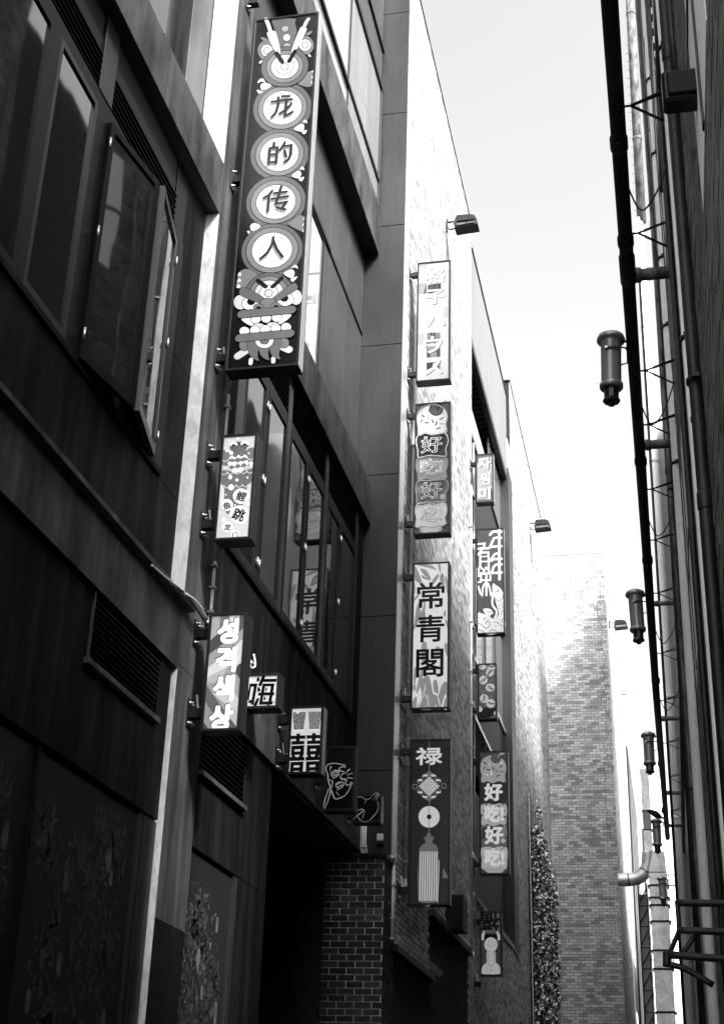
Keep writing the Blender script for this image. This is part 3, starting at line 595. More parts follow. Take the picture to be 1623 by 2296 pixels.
# lanterns: enamelled canister, flared cap, collar, fluted bulb housing, strap bracket
def lantern(lab):
    o = thing('hanging_lantern', lab, 'lantern', (-.22, 10.37, 8.07), 'canister lanterns hung along the overhead pipe')
    p = (-.22, 10.37, 0)
    MB().lathe([(.06,8.07),(.105,8.04),(.115,8.005),(.112,7.985),(.084,7.975),(.083,7.97),(.080,7.52),(.080,7.50)], p, 28).build('canister', MT['lantern'], o)
    MB().lathe([(.112,8.012),(.05,8.075),(.0,8.085)], p, 28).build('cap', MT['window_light'], o)
    MB().lathe([(.082,7.515),(.094,7.505),(.094,7.47),(.085,7.455)], p, 28).build('collar', MT['lantern'], o)
    s = MB()
    for k in range(8):
        a = k*math.pi/4; s.obox((p[0]+.05*math.cos(a), p[1]+.05*math.sin(a), 7.385), (.008*math.cos(a), .008*math.sin(a), 0), (-.018*math.sin(a), .018*math.cos(a), 0), (0, 0, .075))
    s.lathe([(.05,7.46),(.05,7.32)], p, 16); so = s.build('socket', MT['lantern_dark'], o)
    MB().lathe([(.066,7.345),(.069,7.335),(.069,7.315),(.03,7.305),(.025,7.275)], p, 8, smooth=False).build('socket_ring', MT['lantern_dark'], so)
    MB().obox((p[0]+.01, p[1]-.086, 7.86), (.055,0,.006), (0,.004,0), (0,0,.014)).tube([(p[0]+.06, p[1]-.082, 7.864), (p[0]+.12, p[1]-.05, 7.87), (XPI-.05, p[1], 7.87)], .008, 8).tube([(XPI-.05, p[1], 7.87), (XPI-.05, p[1], 7.98)], .01, 6).tube([(p[0]+.07, p[1], 7.72), (XPI-.05, p[1], 7.735), (XPI-.05, p[1], 7.9)], .008, 6).tube([(p[0]+.05, p[1], 7.98), (XPI-.03, p[1], 7.98)], .012, 6).build('bracket', MT['window'], o)
    MB().lathe([(.012,0),(.012,.008)], (p[0]-.035, p[1]-.09, 7.862), 10, (0,-1,0)).build('bracket_bolt', MT['steel'], o)
    for ch in [c for c in bpy.data.objects if c.parent == o or (c.parent and c.parent.parent == o)]:
        if ch.parent == o: ch.scale = (1.04, 1.04, .87)
    return o
L1 = lantern('nearest and largest of the hanging canister lanterns, against open sky')
L1.rotation_euler = (0, .035, 0)
for y, lab in ((16.25, 'second hanging lantern, in front of the floodlight at the right'), (22.4, 'third hanging lantern, against the plain white wall'), (28.5, 'fourth hanging lantern, with a dark bird perched on its cap'), (34.5, 'farthest hanging lantern, in front of the galvanised duct')):
    o = copy_tree(L1, None, (-.22, y, 8.07)); o['label'] = lab; o.rotation_euler = (random.uniform(-.03, .03), random.uniform(-.03, .03), random.uniform(-.25, .25))
# the last lantern hangs from an arm on the white downpipe
arm = tag(MB().tube([(-.12, 34.5, 7.87), (.25, 34.5, 7.87), (.45, 36.1, 7.87)], .02, 8).build('lantern_arm', MT['pipe_dark']), 'dark arm holding the farthest lantern beside the white downpipe', 'bracket')
# bird on the fourth lantern
bd = MB(); bx, by, bz = -.22, 28.5, 8.16
prof = [(-.155,.055,.012),(-.14,.06,.03),(-.115,.062,.042),(-.09,.055,.045),(-.05,.03,.062),(.0,.0,.07),(.05,-.035,.058),(.09,-.06,.036),(.12,-.075,.022),(.19,-.10,.014),(.21,-.105,.006)]
bd.tube([(bx+a, by, bz+b) for a, b, c in prof], [c for a, b, c in prof], 12)
brd = bd.build('bird', MT['bird']); tag(brd, 'dark bird perched on the cap of the fourth lantern', 'bird')
for s_ in (-1, 1):
    wv = MB(); wv.add([(bx-.06, by+s_*.062, bz+.05), (bx+.0, by+s_*.075, bz+.03), (bx+.15, by+s_*.03, bz-.075), (bx+.02, by+s_*.07, bz-.03), (bx-.06, by+s_*.055, bz-.005)], [(0,1,2,3,4)]); wv.build('wing', MT['bird'], brd)
MB().tube([(bx-.15, by, bz+.055), (bx-.185, by, bz+.045)], [.012, .003], 6).build('beak', MT['lantern_dark'], brd)
for s_ in (-.02, .02): MB().tube([(bx, by+s_, bz-.05), (bx+.005, by+s_, bz-.085)], .006, 5).build('leg', MT['lantern_dark'], brd)
# ================================================================== EXHAUST DUCT and ladder frame, far right bottom
D = thing('exhaust_duct', 'dented galvanised exhaust duct stack with dark flanges at the lower right', 'duct', (-.4, 44, 5))
zf = [2.0, 4.2, 6.0, 7.2, 7.72, 8.55, 9.02, 9.24, 9.60, 10.0]
for a, b in zip(zf, zf[1:]): MB().bbox(-.66, -.12, 44, 44.55, a+.02, b-.02, .015).build('duct_section', MT['galv'], D)
for z in zf[1:-1]: MB().box(-.69, -.09, 43.97, 44.58, z-.018, z+.018).build('flange', MT['pipe_dark'], D)
MB().add([(-.66,44,10.0),(-.12,44,10.0),(-.12,44.55,10.0),(-.66,44.55,10.0),(-.5,44,10.6),(-.15,44,10.6),(-.15,44.55,10.6),(-.5,44.55,10.6)], [(0,1,5,4),(1,2,6,5),(2,3,7,6),(3,0,4,7),(4,5,6,7)]).build('duct_reducer', MT['galv'], D)
for x in (-.70, -.08): MB().box(x-.012, x+.012, 43.95, 43.99, 2.0, 10.1 if x > -.5 else 9.6).build('angle_frame', MT['pipe_dark'], D)
D2_ = thing('exhaust_elbow', 'curved galvanised exhaust elbow with a square vertical duct above it', 'duct', (-.8, 45, 10))
arc = [(-1.62, 45, 9.95), (-1.3, 45, 9.95), (-1.0, 45, 10.0), (-.78, 45, 10.18), (-.68, 45, 10.45), (-.64, 45, 10.8)]
def sq(path, r, name, par, mt):
    for i in range(len(path)-1):
        a, b = Vector(path[i]), Vector(path[i+1]); t = (b-a).normalized(); s_ = Vector((0,1,0)); n_ = t.cross(s_)
        MB().obox((a+b)/2, (b-a)/2*1.04, s_*r, n_*r*.9).build(name, mt, par)
MB().tube(catmull(arc, 5, False), .2, 18).build('elbow', MT['galv'], D2_)
for i_ in (1, 3): MB().lathe([(.2,0),(.22,.005),(.22,.03),(.2,.035)], arc[i_], 18, tuple(Vector(arc[i_+1])-Vector(arc[i_-1]))).build('elbow_seam', MT['pipe_dark'], D2_)
for a, b in ((10.8, 11.45), (11.45, 12.05), (12.05, 13.4)): MB().bbox(-.76, -.5, 44.85, 45.15, a+.01, b-.01, .01).build('duct_section', MT['galv'] if a != 11.45 else MT['smooth_wall'], D2_)
for z in (11.45, 12.05): MB().box(-.78, -.48, 44.83, 45.17, z-.012, z+.012).build('flange', MT['pipe_dark'], D2_)
F = thing('stair_frame', 'black steel stair frame with diagonal braces left of the duct stack', 'frame', (-1, 45.5, 5))
for x in (-1.02, -.76): MB().box(x-.02, x+.02, 45.4, 45.44, 0, 9.9).build('post', MT['pipe_dark'], F)
for i in range(7): MB().tube([(-1.02, 45.42, 5.6+i*.62), (-.76, 45.42, 6.05+i*.62)], .02, 6).build('brace', MT['pipe_dark'], F); MB().box(-1.02, -.76, 45.41, 45.43, 5.5+i*.62, 5.53+i*.62).build('rung', MT['pipe_dark'], F)
MB().box(-1.05, -.74, 45.5, 45.6, 0, 9.6).build('back_panel', MT['smooth_wall'], F)
# ================================================================== FLOODLIGHTS
def floodlight(loc, s, lab, yaw=0):
    o = thing('floodlight', lab, 'floodlight', loc, 'floodlights on wall arms'); x, y, z = loc
    f = lambda px, py, pz: (x+px*s, y+py*s, z+pz*s)
    # wedge-shaped hood: flat bottom glass facing down and towards the camera
    pr = [(-.18, .06), (-.14, .17), (.12, .17), (.22, .13), (.27, .02), (.30, -.15), (-.16, -.19), (-.19, -.1)]
    pr = [(a, b) for a, b in pr]
    h = MB(); n = len(pr); vs = [f(a, -.14 if b < 0 else -.05, b) for a, b in pr] + [f(a, .17, b*.9) for a, b in pr]
    h.add(vs, [list(range(n))[::-1], list(range(n, 2*n))] + [(i, (i+1)%n, n+(i+1)%n, n+i) for i in range(n)]); h.build('housing', MT['void'], o)
    MB().add([f(-.12,-.155,-.155), f(.25,-.155,-.125), f(.22,-.09,.0), f(-.14,-.09,-.02)], [(0,1,2,3)]).build('lens', MT['glass'], o)
    MB().box(*[v for p in zip(f(-.13,-.12,-.02), f(.24,-.06,.01)) for v in p]).build('visor', MT['void'], o)
    MB().tube([f(-.15,.05,.1), f(-.34,.1,.12)], .018*s, 8).tube([f(-.17,.05,-.08), f(-.30,.08,-.08), f(-.34,.1,0)], .014*s, 8).build('arm', MT['pipe_dark'], o)
    MB().box(*[v for p in zip(f(-.40,.07,-.1), f(-.34,.14,.2)) for v in p]).build('wall_plate', MT['pipe_dark'], o)
    return o
floodlight((-3.43, 24.1, 19.68), 1.05, 'black floodlight on the brick wall above the plaid sign, against the sky')
floodlight((-3.45, 42.0, 20.75), 1.1, 'small dark floodlight on the far brick wall below the fascia')
floodlight((-1.28, 49.0, 19.8), 1.0, 'small floodlight beyond the tower, beside the second lantern')
sp = thing('horn_speaker', 'small grey horn box fixed beyond the tower, under the farthest floodlight', 'speaker', (-1.5, 58, 22))
MB().bbox(-1.62, -1.36, 57.9, 58.1, 20.0, 20.45, .02).build('case', MT['smooth_wall'], sp); MB().box(-1.70, -1.6, 57.95, 58.05, 20.1, 20.3).build('bracket', MT['pipe_dark'], sp)
# loudspeaker on wall B
lsp = thing('loudspeaker', 'black wall loudspeaker under the tassel sign', 'speaker', (-3.7, 24.9, 5.4))
MB().bbox(XB+.02, XB+.3, 24.6, 25.2, 5.36, 5.95, .015).build('case', MT['black'], lsp); MB().bbox(XB+.04, XB+.28, 24.585, 24.599, 5.4, 5.91, .004).build('grille', MT['casing'], lsp)
# ================================================================== CONDUITS with clips
def conduit(label, pts, r, clips, x, mt='pvc', hook=None):
    o = thing('conduit', label, 'conduit', pts[0]); MB().tube(pts, r, 8).build('pipe_run', MT[mt], o)
    for (y, z) in clips: MB().bbox(x, x+r*2+.02, y-r-.02, y+r+.02, z-.012, z+.012, .003).tube([(x+r+.01, y-r-.012, z), (x+r+.055, y-r-.012, z)], .006, 6).build('clip', MT['steel'], o)
    if hook: MB().tube(catmull(hook, 5, False), r*1.1, 8).build('bend', MT[mt], o)
    return o
cx = XA+.03
conduit('white conduit running down the pilaster beside the dragon sign', [(cx, 12.30, 13.4), (cx, 12.30, 9.0)], .016, [(12.30, z) for z in (12.6, 11.9, 11.2, 10.1)], XA)
conduit('white conduit between the dragon sign and the carp sign', [(cx, 12.27, 8.9), (cx, 12.27, 8.3)], .018, [(12.27, 8.75)], XA)
conduit('white conduit between the carp sign and the Korean sign', [(cx, 12.27, 7.0), (cx, 12.27, 6.42), (cx, 12.2, 6.32)], .018, [(12.27, z) for z in (6.95, 6.72, 6.46)], XA)
conduit('thick white conduit beside the near column of signs on the brick wall', [(XB+.03, 20.63, 15.2), (XB+.03, 20.63, 5.42)], .024, [(20.63, z) for z in (12.6, 9.2, 8.45, 7.9, 7.55, 7.15, 6.5, 5.7)], XB, hook=[(XB+.03, 20.63, 5.45), (XB+.03, 20.58, 5.34), (XB+.05, 20.45, 5.30), (XB+.1, 20.3, 5.32)])
conduit('short white conduit on the side of the brick pier', [(XB+.03, 19.69, 5.52), (XB+.03, 19.69, 4.45)], .024, [(19.69, 5.2), (19.69, 4.75), (19.69, 4.48)], XB, hook=[(XB+.03, 19.69, 5.50), (XB+.03, 19.66, 5.56), (XB+.03, 19.55, 5.57)])
for i in range(4): conduit('%s of the four thin cables strapped along the lintel right of the pier' % ('lowest', 'second lowest', 'second highest', 'highest')[i], [(XB+.1+.018*i, 19.72, 4.46+.02*i), (XB+.1+.018*i, 23.4, 4.44+.02*i)], .007, [], XB)
for o in [o for o in bpy.data.objects if str(o.get('label', '')).find('of the four thin cables') > 0]: o['group'] = 'cables along the lintel'
conduit('white conduit beside the far column of signs on the brick wall edge', [(XB+.03, 27.72, 15.3), (XB+.03, 27.72, 5.3)], .024, [(27.72, z) for z in (14.3, 12.1, 11.0, 10.3, 9.4, 8.6, 7.2, 6.2)], XB)
conduit('second thin conduit at the glazed bay edge behind the far signs', [(XB+.03, 28.2, 16.6), (XB+.03, 28.2, 5.9)], .018, [(28.2, z) for z in (16.0, 15.2, 14.2, 12.2, 9.3, 7.3)], XB)
for z in (15.1, 12.0, 10.25, 7.18, 5.3):
    o = conduit('curved cable bend feeding the %s far sign' % {15.1:'short Korean', 12.0:'leaping carp', 10.25:'dumpling', 7.18:'flat ice-cream', 5.3:'laughing figure'}[z], [(XB+.05, 27.72, z+.12), (XB+.06, 27.75, z+.02), (XB+.13, 27.9, z-.06)], .018, [], XB)
# ================================================================== CREEPER on a trellis near the tower
tr = thing('creeper_trellis', 'dark glossy creeper on a slatted trellis at the foot of the far brick wall', 'plant', (XB+.1, 43, 5))
MB().box(XB+.06, XB+.085, 39.25, 39.30, 4.5, 11.3).build('trellis_post', MT['trellis'], tr)
for i in range(34): z = 4.6+i*.2; MB().obox((XB+.08, 39.75, z+.02), (.006,0,0), (0,.5,-.16), (0,.01,.03)).build('trellis_slat', MT['casing'], tr)
rl = random.Random(9); lf = MB()
def ctop(y): return (11.6 - max(0, (y-41.5))*.28 if y > 41.5 else 10.4+(y-39.6)*.6) + .12*math.sin(y*4.1) - .25
CL = [(rl.uniform(39.6, 47.1), rl.random()) for _ in range(420)]
for k in range(11000):
    cy, t = rl.choice(CL); y = min(max(rl.gauss(cy, .13), 39.5), 47.15); z = 4.5 + (ctop(cy)-4.5)*t + rl.gauss(0, .13)
    s = rl.uniform(.03, .07)
    c = Vector((XB+.06+abs(rl.gauss(.05, .05)), y, z)); n_ = Vector((rl.gauss(.3,.5), rl.gauss(-.5,.6), rl.gauss(.1,.5))).normalized()
    u = n_.orthogonal().normalized(); u.rotate(Quaternion(n_, rl.uniform(0, 6.28))); v_ = n_.cross(u)
    lf.add([c-u*s, c+v_*s*.6, c+u*s, c-v_*s*.6], [(0,1,2,3)], 1 if rl.random() < .28 else 0)
lf.build('foliage', [MT['leaf'], MT['leaf_pale']], tr, 'stuff')
for k in range(14):
    y = 39.8+k*.52; P_ = [(XB+.05, y+rl.gauss(0, .12)*i_, 4.5+(ctop(y)-4.4)*i_/6) for i_ in range(7)]
    MB().tube(catmull(P_, 3, False), [.022*(1-.8*i_/18) for i_ in range(19)], 5).build('stem', MT['rust'], tr)
MB().box(XB+.005, XB+.03, 39.4, 47.15, 4.5, 9.2).build('dark_backing', MT['black'], tr)  # plain black sheet behind the leaves
# ================================================================== PROJECTING LIGHT-BOX SIGNS
CROPS.update(s3=(690,2100,.18286), s4=(840,2300,.08626), s16=(1640,3110,.10022), s12=(1620,1540,.08715))
def _text_mesh(body, bold=0., bevel=0., res=4):
    cu = bpy.data.curves.new('glyphs', 'FONT'); cu.body = body; cu.resolution_u = res; cu.align_x = 'CENTER'
    cu.offset = bold
    if bevel: cu.fill_mode = 'NONE'; cu.bevel_depth = bevel; cu.bevel_resolution = 1
    o = bpy.data.objects.new('glyphs', cu); COL.objects.link(o)
    dg = bpy.context.evaluated_depsgraph_get(); me = bpy.data.meshes.new_from_object(o.evaluated_get(dg))
    vs = [tuple(v.co) for v in me.vertices]; fs = [list(p.vertices) for p in me.polygons]
    bpy.data.objects.remove(o); bpy.data.curves.remove(cu); bpy.data.meshes.remove(me)
    xs = [v[0] for v in vs]; ys = [v[1] for v in vs]
    cx_, cy_ = (min(xs)+max(xs))/2, (min(ys)+max(ys))/2
    return [(x-cx_, y-cy_, z) for x, y, z in vs], fs, max(xs)-min(xs), max(ys)-min(ys)
EACH = {'dragon_claw','bamboo_leaf','carp_print','plaid_patch','stripe','sprinkle','dumpling','dumpling_face','beer_glass','shading','swirl','robe','figure','face','tassel','block_stroke','wave_mark','knot','ice_cream_scoop'}
class Sign:
    def __init__(s, label, crop, Yf, corners, wall, bz, side='casing', face=8, glow=1., dep=.2, rim=.028, parts='artwork'):
        """corners: (tl, tr, bl, br) of the outer frame in crop pixels (each may name its own crop)"""
        s.Y = Yf; s.c = crop; s.glow = glow; s.layer = 1; s.n = 0; s.k = 0; s.parts = {}; s.cur = parts
        P = [s.P(*p) for p in corners]
        s.x0, s.x1 = (P[0][0]+P[2][0])/2, (P[1][0]+P[3][0])/2; s.z1, s.z0 = (P[0][1]+P[1][1])/2, (P[2][1]+P[3][1])/2
        x0, x1, z0, z1 = s.x0, s.x1, s.z0, s.z1
        s.o = thing('projecting_sign', label, 'sign', ((x0+x1)/2, Yf+dep/2, z0), 'light-box signs projecting from the left wall')
        MB().bbox(x0+.004, x1-.012, Yf+.012, Yf+dep-.012, z0+.004, z1-.004, .004).build('casing', MT['casing'], s.o)
        MB().bbox(x1-.012, x1, Yf+.02, Yf+dep-.02, z0+.006, z1-.006, .003).build('side_plate', MT[side], s.o)
        f = MB()
        for yy in (Yf, Yf+dep-.02):
            f.bbox(x0, x0+rim, yy, yy+.02, z0, z1, .003).bbox(x1-rim, x1, yy, yy+.02, z0, z1, .003).bbox(x0+rim, x1-rim, yy, yy+.02, z1-rim, z1, .003).bbox(x0+rim, x1-rim, yy, yy+.02, z0, z0+rim, .003)
        f.build('rim', MT['casing'], s.o)
        MB().box(x0+rim-.004, x1-rim+.004, Yf+.0112, Yf+.018, z0+rim-.004, z1-rim+.004).build('face_panel', PRINT(face, glow), s.o)
        sc = MB(); k = 0
        for zz_ in np.arange(z0+.25, z1-.1, .55): sc.lathe([(.006,0),(.006,.004)], (x1, Yf+.03, zz_), 8, (1,0,0)).lathe([(.006,0),(.006,.004)], (x1, Yf+dep-.03, zz_), 8, (1,0,0))
        sc.build('screws', MT['black'], s.o, 'stuff')
        for z in bz:                                       # bracket: wall plate, arm, bolts
            y = Yf + dep/2
            b = MB().bbox(wall, wall+.014, y-.075, y+.075, z-.13, z+.13, .003).bbox(wall+.012, x0+.01, y-.045, y+.045, z-.045, z+.045, .004).build('bracket', MT['casing'], s.o)
            for q in (-.095, .095):
                for w_ in (-.045, .045): MB().lathe([(.016,0),(.016,.012),(.008,.014),(.008,.04)], (wall+.013, y+w_, z+q), 6, (1,0,0)).build('bolt', MT['steel'], b)
        zc_ = bz[-1]; y = Yf + dep/2
        MB().tube(catmull([(wall+.02, y+.12, zc_+.22), (wall+.05, y+.1, zc_+.08), ((wall+x0)/2, y+.06, zc_+.055), (x0+.01, y+.04, zc_+.12)], 5, False), .011, 7).build('power_cable', MT['pvc'], s.o)
        s.Yp = Yf + .0112
    def P(s, x, y, c=None): v = onY(c or s.c, x, y, s.Y); return (v.x, v.z)
    def L(s, name=None): 
        s.layer += 1; s.n = 0
        if name: s.cur = name; s.k += 1
        return s
    def slot(s, g, name=None):
        if name or s.cur in EACH: s.k += 1
        mb, ms = s.parts.setdefault((name or s.cur, s.k), (MB(), [])); m = PRINT(g, s.glow)
        if name: s.k += 1
        if m not in ms: ms.append(m)
        return mb, ms.index(m)
    def _y(s): s.n += 1; return s.Yp - s.layer*.0003 - (s.n % 9)*.00003
    def poly(s, W, g):
        mb, i = s.slot(g); y = s._y(); mb.add([(x, y, z) for x, z in W], [list(range(len(W)))], i); return s
    def fill(s, pts, g, c=None, sm=0, out=0):
        W = [s.P(*p, c) for p in pts]
        if sm: W = [tuple(v) for v in catmull([(a, b) for a, b in W], sm)]
        if out: s.ribbon(W + [W[0]], out, 6); 
        return s.poly(W, g)
    def ell(s, cx, cy, rx, ry, g, c=None, rot=0, out=0, n=32, a0=0, a1=360):
        r = math.radians(rot); T = np.linspace(math.radians(a0), math.radians(a1), n, endpoint=(a1-a0) < 360)
        f = lambda k: [s.P(cx+(rx+k)*math.cos(t)*math.cos(r)-(ry+k)*math.sin(t)*math.sin(r), cy+(rx+k)*math.cos(t)*math.sin(r)+(ry+k)*math.sin(t)*math.cos(r), c) for t in T]
        if out: s.poly(f(out), 5)
        return s.poly(f(0), g)
    def ring(s, cx, cy, rx, ry, w_, g, c=None):
        P = [(cx+rx*math.cos(t), cy+ry*math.sin(t)) for t in np.linspace(0, 2*math.pi, 26)]
        return s.stroke(P, w_, g, c)
    def ribbon(s, W, w_, g):
        """thick line in world units with round caps, one polygon"""
        P = [Vector(p) for p in W]; Q = [P[0]]
        for p in P[1:]:
            if (p-Q[-1]).length > 1e-5: Q.append(p)
        P = Q; N = len(P); h = w_/2
        if N < 2: return s
        def nrm(i): d = P[i+1]-P[i]; d.normalize(); return Vector((-d.y, d.x))
        closed = (P[0]-P[-1]).length < 1e-4 and N > 3
        Lf, Rt = [], []
        for i in range(N):
            if i == 0: n_ = nrm(0) if not closed else (nrm(0)+nrm(N-2))
            elif i == N-1: n_ = nrm(N-2) if not closed else (nrm(0)+nrm(N-2))
            else: n_ = nrm(i-1) + nrm(i)
            if n_.length < 1e-6: n_ = nrm(max(i-1, 0))
            n_.normalize(); k = 1.
            if 0 < i < N-1: k = min(1/max(n_.dot(nrm(i)), .35), 2.2)
            Lf.append(P[i]+n_*h*k); Rt.append(P[i]-n_*h*k)
        if closed:
            mb, mi = s.slot(g); y = s._y(); b = [(v.x, y, v.y) for v in Lf] + [(v.x, y, v.y) for v in Rt]
            mb.add(b, [(i, i+1, N+i+1, N+i) for i in range(N-1)], mi); return s
        def cap(p, n_, sg): 
            a = math.atan2(n_.y, n_.x); return [p+Vector((math.cos(a-sg*t), math.sin(a-sg*t)))*h for t in np.linspace(0, math.pi, 7)[1:-1]]
        W2 = Lf + cap(P[-1], nrm(N-2), 1) + Rt[::-1] + cap(P[0], -nrm(0), 1)
        return s.poly([tuple(v) for v in W2], g)
    def px(s, x, y, c=None): a, b = s.P(x, y, c), s.P(x+10, y, c); return math.hypot(b[0]-a[0], b[1]-a[1])/10
    def stroke(s, pts, w_, g, c=None, sm=0):
        W = [s.P(*p, c) for p in pts]
        if sm: W = [tuple(v) for v in catmull([(a, b) for a, b in W], sm, False)]
        return s.ribbon(W, w_*s.px(*pts[0], c), g)
    def text(s, body, cx, cy, sx, sz, g, bold=.0, rot=0, c=None, dx=0, dz=0):
        """printed glyphs sx by sz crop pixels, centred; dx/dz shift in metres"""
        vs, fs, w_, h_ = _text_mesh(body); o = s.P(cx, cy, c); k = s.px(cx, cy, c); r = math.radians(rot)
        mb, mi = s.slot(g, 'character'); y = s._y(); ax, az = sx*k/w_, sz*k/h_; V = []
        for u, v, q in vs:
            u, v = u*ax, v*az; V.append((o[0]+dx+u*math.cos(r)-v*math.sin(r), y, o[1]+dz+u*math.sin(r)+v*math.cos(r)))
        d = bold*(ax+az)/2; F = [f[::-1] for f in fs]; mb.add(V, F, mi)
        if d:                                              # heavier weight: the outline thickened all round
            for j in range(12):
                t = j*math.pi/6; q = d*(1 if j % 2 else .97); mb.add([(x+q*math.cos(t), y-.000004*(j+1), z+q*math.sin(t)) for x, _, z in V], F, mi)
        return s
    def neon_text(s, body, cx, cy, sx, sz, mat, r=.007, bold=.03, c=None):
        vs, fs, w_, h_ = _text_mesh(body, bold, .001, 3); o = s.P(cx, cy, c); k = s.px(cx, cy, c); ax, az = sx*k/w_, sz*k/h_
        vs2, fs2, w_, h_ = _text_mesh(body, bold, r/((ax+az)/2), 3)
        MB().add([(o[0]+u*ax, s.Y-.03+q*(ax+az)/2, o[1]+v*az) for u, v, q in vs2], [f[::-1] for f in fs2], 0, True).build('neon_lettering', mat, s.o)
    def neon(s, pts, mat, r=.007, c=None, sm=5, closed=False, off=.03):
        W = [s.P(*p, c) for p in pts]; W = catmull([(a, b) for a, b in W], sm, closed) if sm and len(W) > 2 else [Vector(q) for q in W]
        P3 = [(v[0], s.Y-off, v[1]) for v in W]
        m = MB().tube(P3, r, 7, closed=closed)
        if not closed:
            for e in (P3[0], P3[-1]): m.tube([e, (e[0], s.Yp, e[2])], r*.8, 6)
        m.build('neon_tube', mat, s.o)
    def done(s):
        for (nm, k), (mb, ms) in s.parts.items(): mb.build(nm, ms, s.o)
NEON = MAT('unlit_neon_glass', .62, .25, 0, .6); NEON_D = MAT('dim_neon_glass', .45, .25, 0, .6); NEON_G = MAT('grey_neon_glass', .2, .3, 0, .6)
GRP = 'light-box signs projecting from the left wall'
# ------------------------------------------------------------------ S1 dragon sign
S = Sign('tall black dragon sign with four characters in a column of circles', 'c2', 11.79,
         [(420,-60,'c2'), (1240,-60,'c2'), (85,2120,'c3'), (935,2060,'c3')], XA, (14.0, 11.39, 9.1), 'alu', 6, 1.4, parts='dragon_body')
S.layer = 1
def discs(cx, cy, c, rs, gs, rot=-14, out=7):
    for (rx, ry), g in zip(rs, gs): S.L(); S.ell(cx, cy, rx, ry, g, c, rot, out)
S.fill([(672,-30),(680,60),(720,200),(760,345),(905,330),(950,190),(970,130),(945,20),(940,-30)], 105, 'c2', 3, .006)
for (x, y, a, b, g) in ((823,95,44,38,165),(843,205,44,40,240),(845,312,44,36,165)): S.L(); S.ell(x, y, a, b, g, 'c2', -14, 6)
for cx, cy, c, r in ((790,1085,'c2',(368,320)),(755,1665,'c2',(366,318)),(668,135,'c3',(352,302)),(622,705,'c3',(362,310)),(590,1215,'c3',(280,235)),(822,575,'c2',(296,246))):
    S.L(); S.ell(cx, cy, *r, 105, c, -14, 7)
S.L('dragon_claw')
for c, pts in (('c2',[(975,772),(1060,690),(1110,635),(1165,630),(1195,670),(1190,750),(1165,800),(1100,825)]),('c3',[(808,395),(870,350),(920,300),(985,300),(1015,340),(1010,440),(1000,485),(940,470)]),('c3',[(455,1005),(330,925),(240,960),(215,1050),(205,1140),(320,1140)])): S.fill(pts, 130, c, 4, .006)
for c, pts in (('c2',[(655,805),(575,770),(520,800),(525,850),(570,862)]),('c2',[(935,1350),(1020,1285),(1060,1305),(1055,1360),(1025,1382)]),('c2',[(905,1935),(985,1870),(1025,1900),(1010,1950),(995,1968)]),('c3',[(755,975),(845,930),(885,960),(870,1020),(830,1028)]),('c3',[(490,425),(420,385),(370,410),(370,460),(400,478)])): S.fill(pts, 240, c, 3, .005)
S.L()
for c, pts in (('c2',[(480,778),(500,735),(545,718),(578,765),(530,755)]),('c2',[(475,858),(480,890),(505,908),(552,880),(515,870)]),('c2',[(1040,1262),(1078,1232),(1102,1276),(1072,1268)]),('c2',[(1030,1388),(1097,1360),(1068,1415)]),('c2',[(1005,1848),(1042,1815),(1066,1860),(1036,1855)]),('c2',[(995,1975),(1062,1945),(1030,2002)]),
              ('c3',[(845,912),(898,873),(928,920),(885,905)]),('c3',[(838,1045),(920,1010),(868,1075)]),('c2',[(1150,630),(1198,602),(1185,650)]),('c2',[(1150,700),(1192,672),(1175,720)]),('c2',[(1145,765),(1190,738),(1168,785)]),
              ('c3',[(985,345),(1005,308),(1020,350)]),('c3',[(975,415),(1000,380),(1018,418)]),('c3',[(975,485),(995,448),(1012,488)]),('c3',[(218,1002),(245,957),(262,1000)]),('c3',[(212,1075),(240,1030),(258,1070)]),('c3',[(205,1145),(232,1100),(250,1140)]),('c3',[(325,478),(365,480),(350,515)])): S.fill(pts, 230, c, 3, .003)
S.L('dragon_body')
for cx, cy, c, rs in ((790,1085,'c2',((305,262),(243,207))),(755,1665,'c2',((302,265),(240,208))),(668,138,'c3',((298,250),(231,197))),(622,705,'c3',((304,262),(238,204)))): discs(cx, cy, c, rs, (135, 228))
for cx, cy, c, rs in ((600,375,'c2',((115,130),(72,76),(40,38))),(1075,305,'c2',((106,116),(75,70),(40,36)))): discs(cx, cy, c, rs, (125,235,205))
discs(822, 575, 'c2', ((296,246),(230,196),(172,146),(106,90),(46,40)), (102,132,215,242,205))
S.L('dragon_horns')
for pts, w_, g in (([(585,-20),(612,40),(640,125)],44,220),([(1115,-20),(1090,20),(1065,75)],44,220)): S.stroke(pts, w_, g)
S.fill([(602,180),(630,135),(690,130),(718,165),(768,390),(712,402)], 215, 'c2', 3, .006).fill([(905,375),(1005,110),(1045,80),(1088,95),(1085,140),(958,378)], 215, 'c2', 3, .006)
S.L().stroke([(715,405),(745,450),(790,520)], 52, 6).stroke([(950,380),(915,440),(875,510)], 52, 6)
S.fill([(518,212),(560,210),(622,245),(565,262)], 120, 'c2', 3).fill([(1075,180),(1110,145),(1170,130),(1130,180)], 120, 'c2', 3).fill([(500,535),(515,505),(545,495),(530,530)], 215, 'c2', 3).fill([(1110,440),(1130,418),(1150,455)], 215, 'c2', 3)
S.L('dragon_face')
discs(590, 1215, 'c3', ((280,240),(222,200),(168,150)), (102,132,215), -10)
for x, y, a, b in ((255,1320,80,85),(905,1262,70,88)): S.L(); S.ell(x, y, a, b, 215, 'c3', 0, 6)
for x, y, a, b in ((372,1335,100,74),(782,1292,96,70)): S.L(); S.ell(x, y, a, b, 242, 'c3', -8, 6)
S.L(); S.ell(378,1315,48,40,5,'c3').ell(766,1272,50,44,5,'c3')
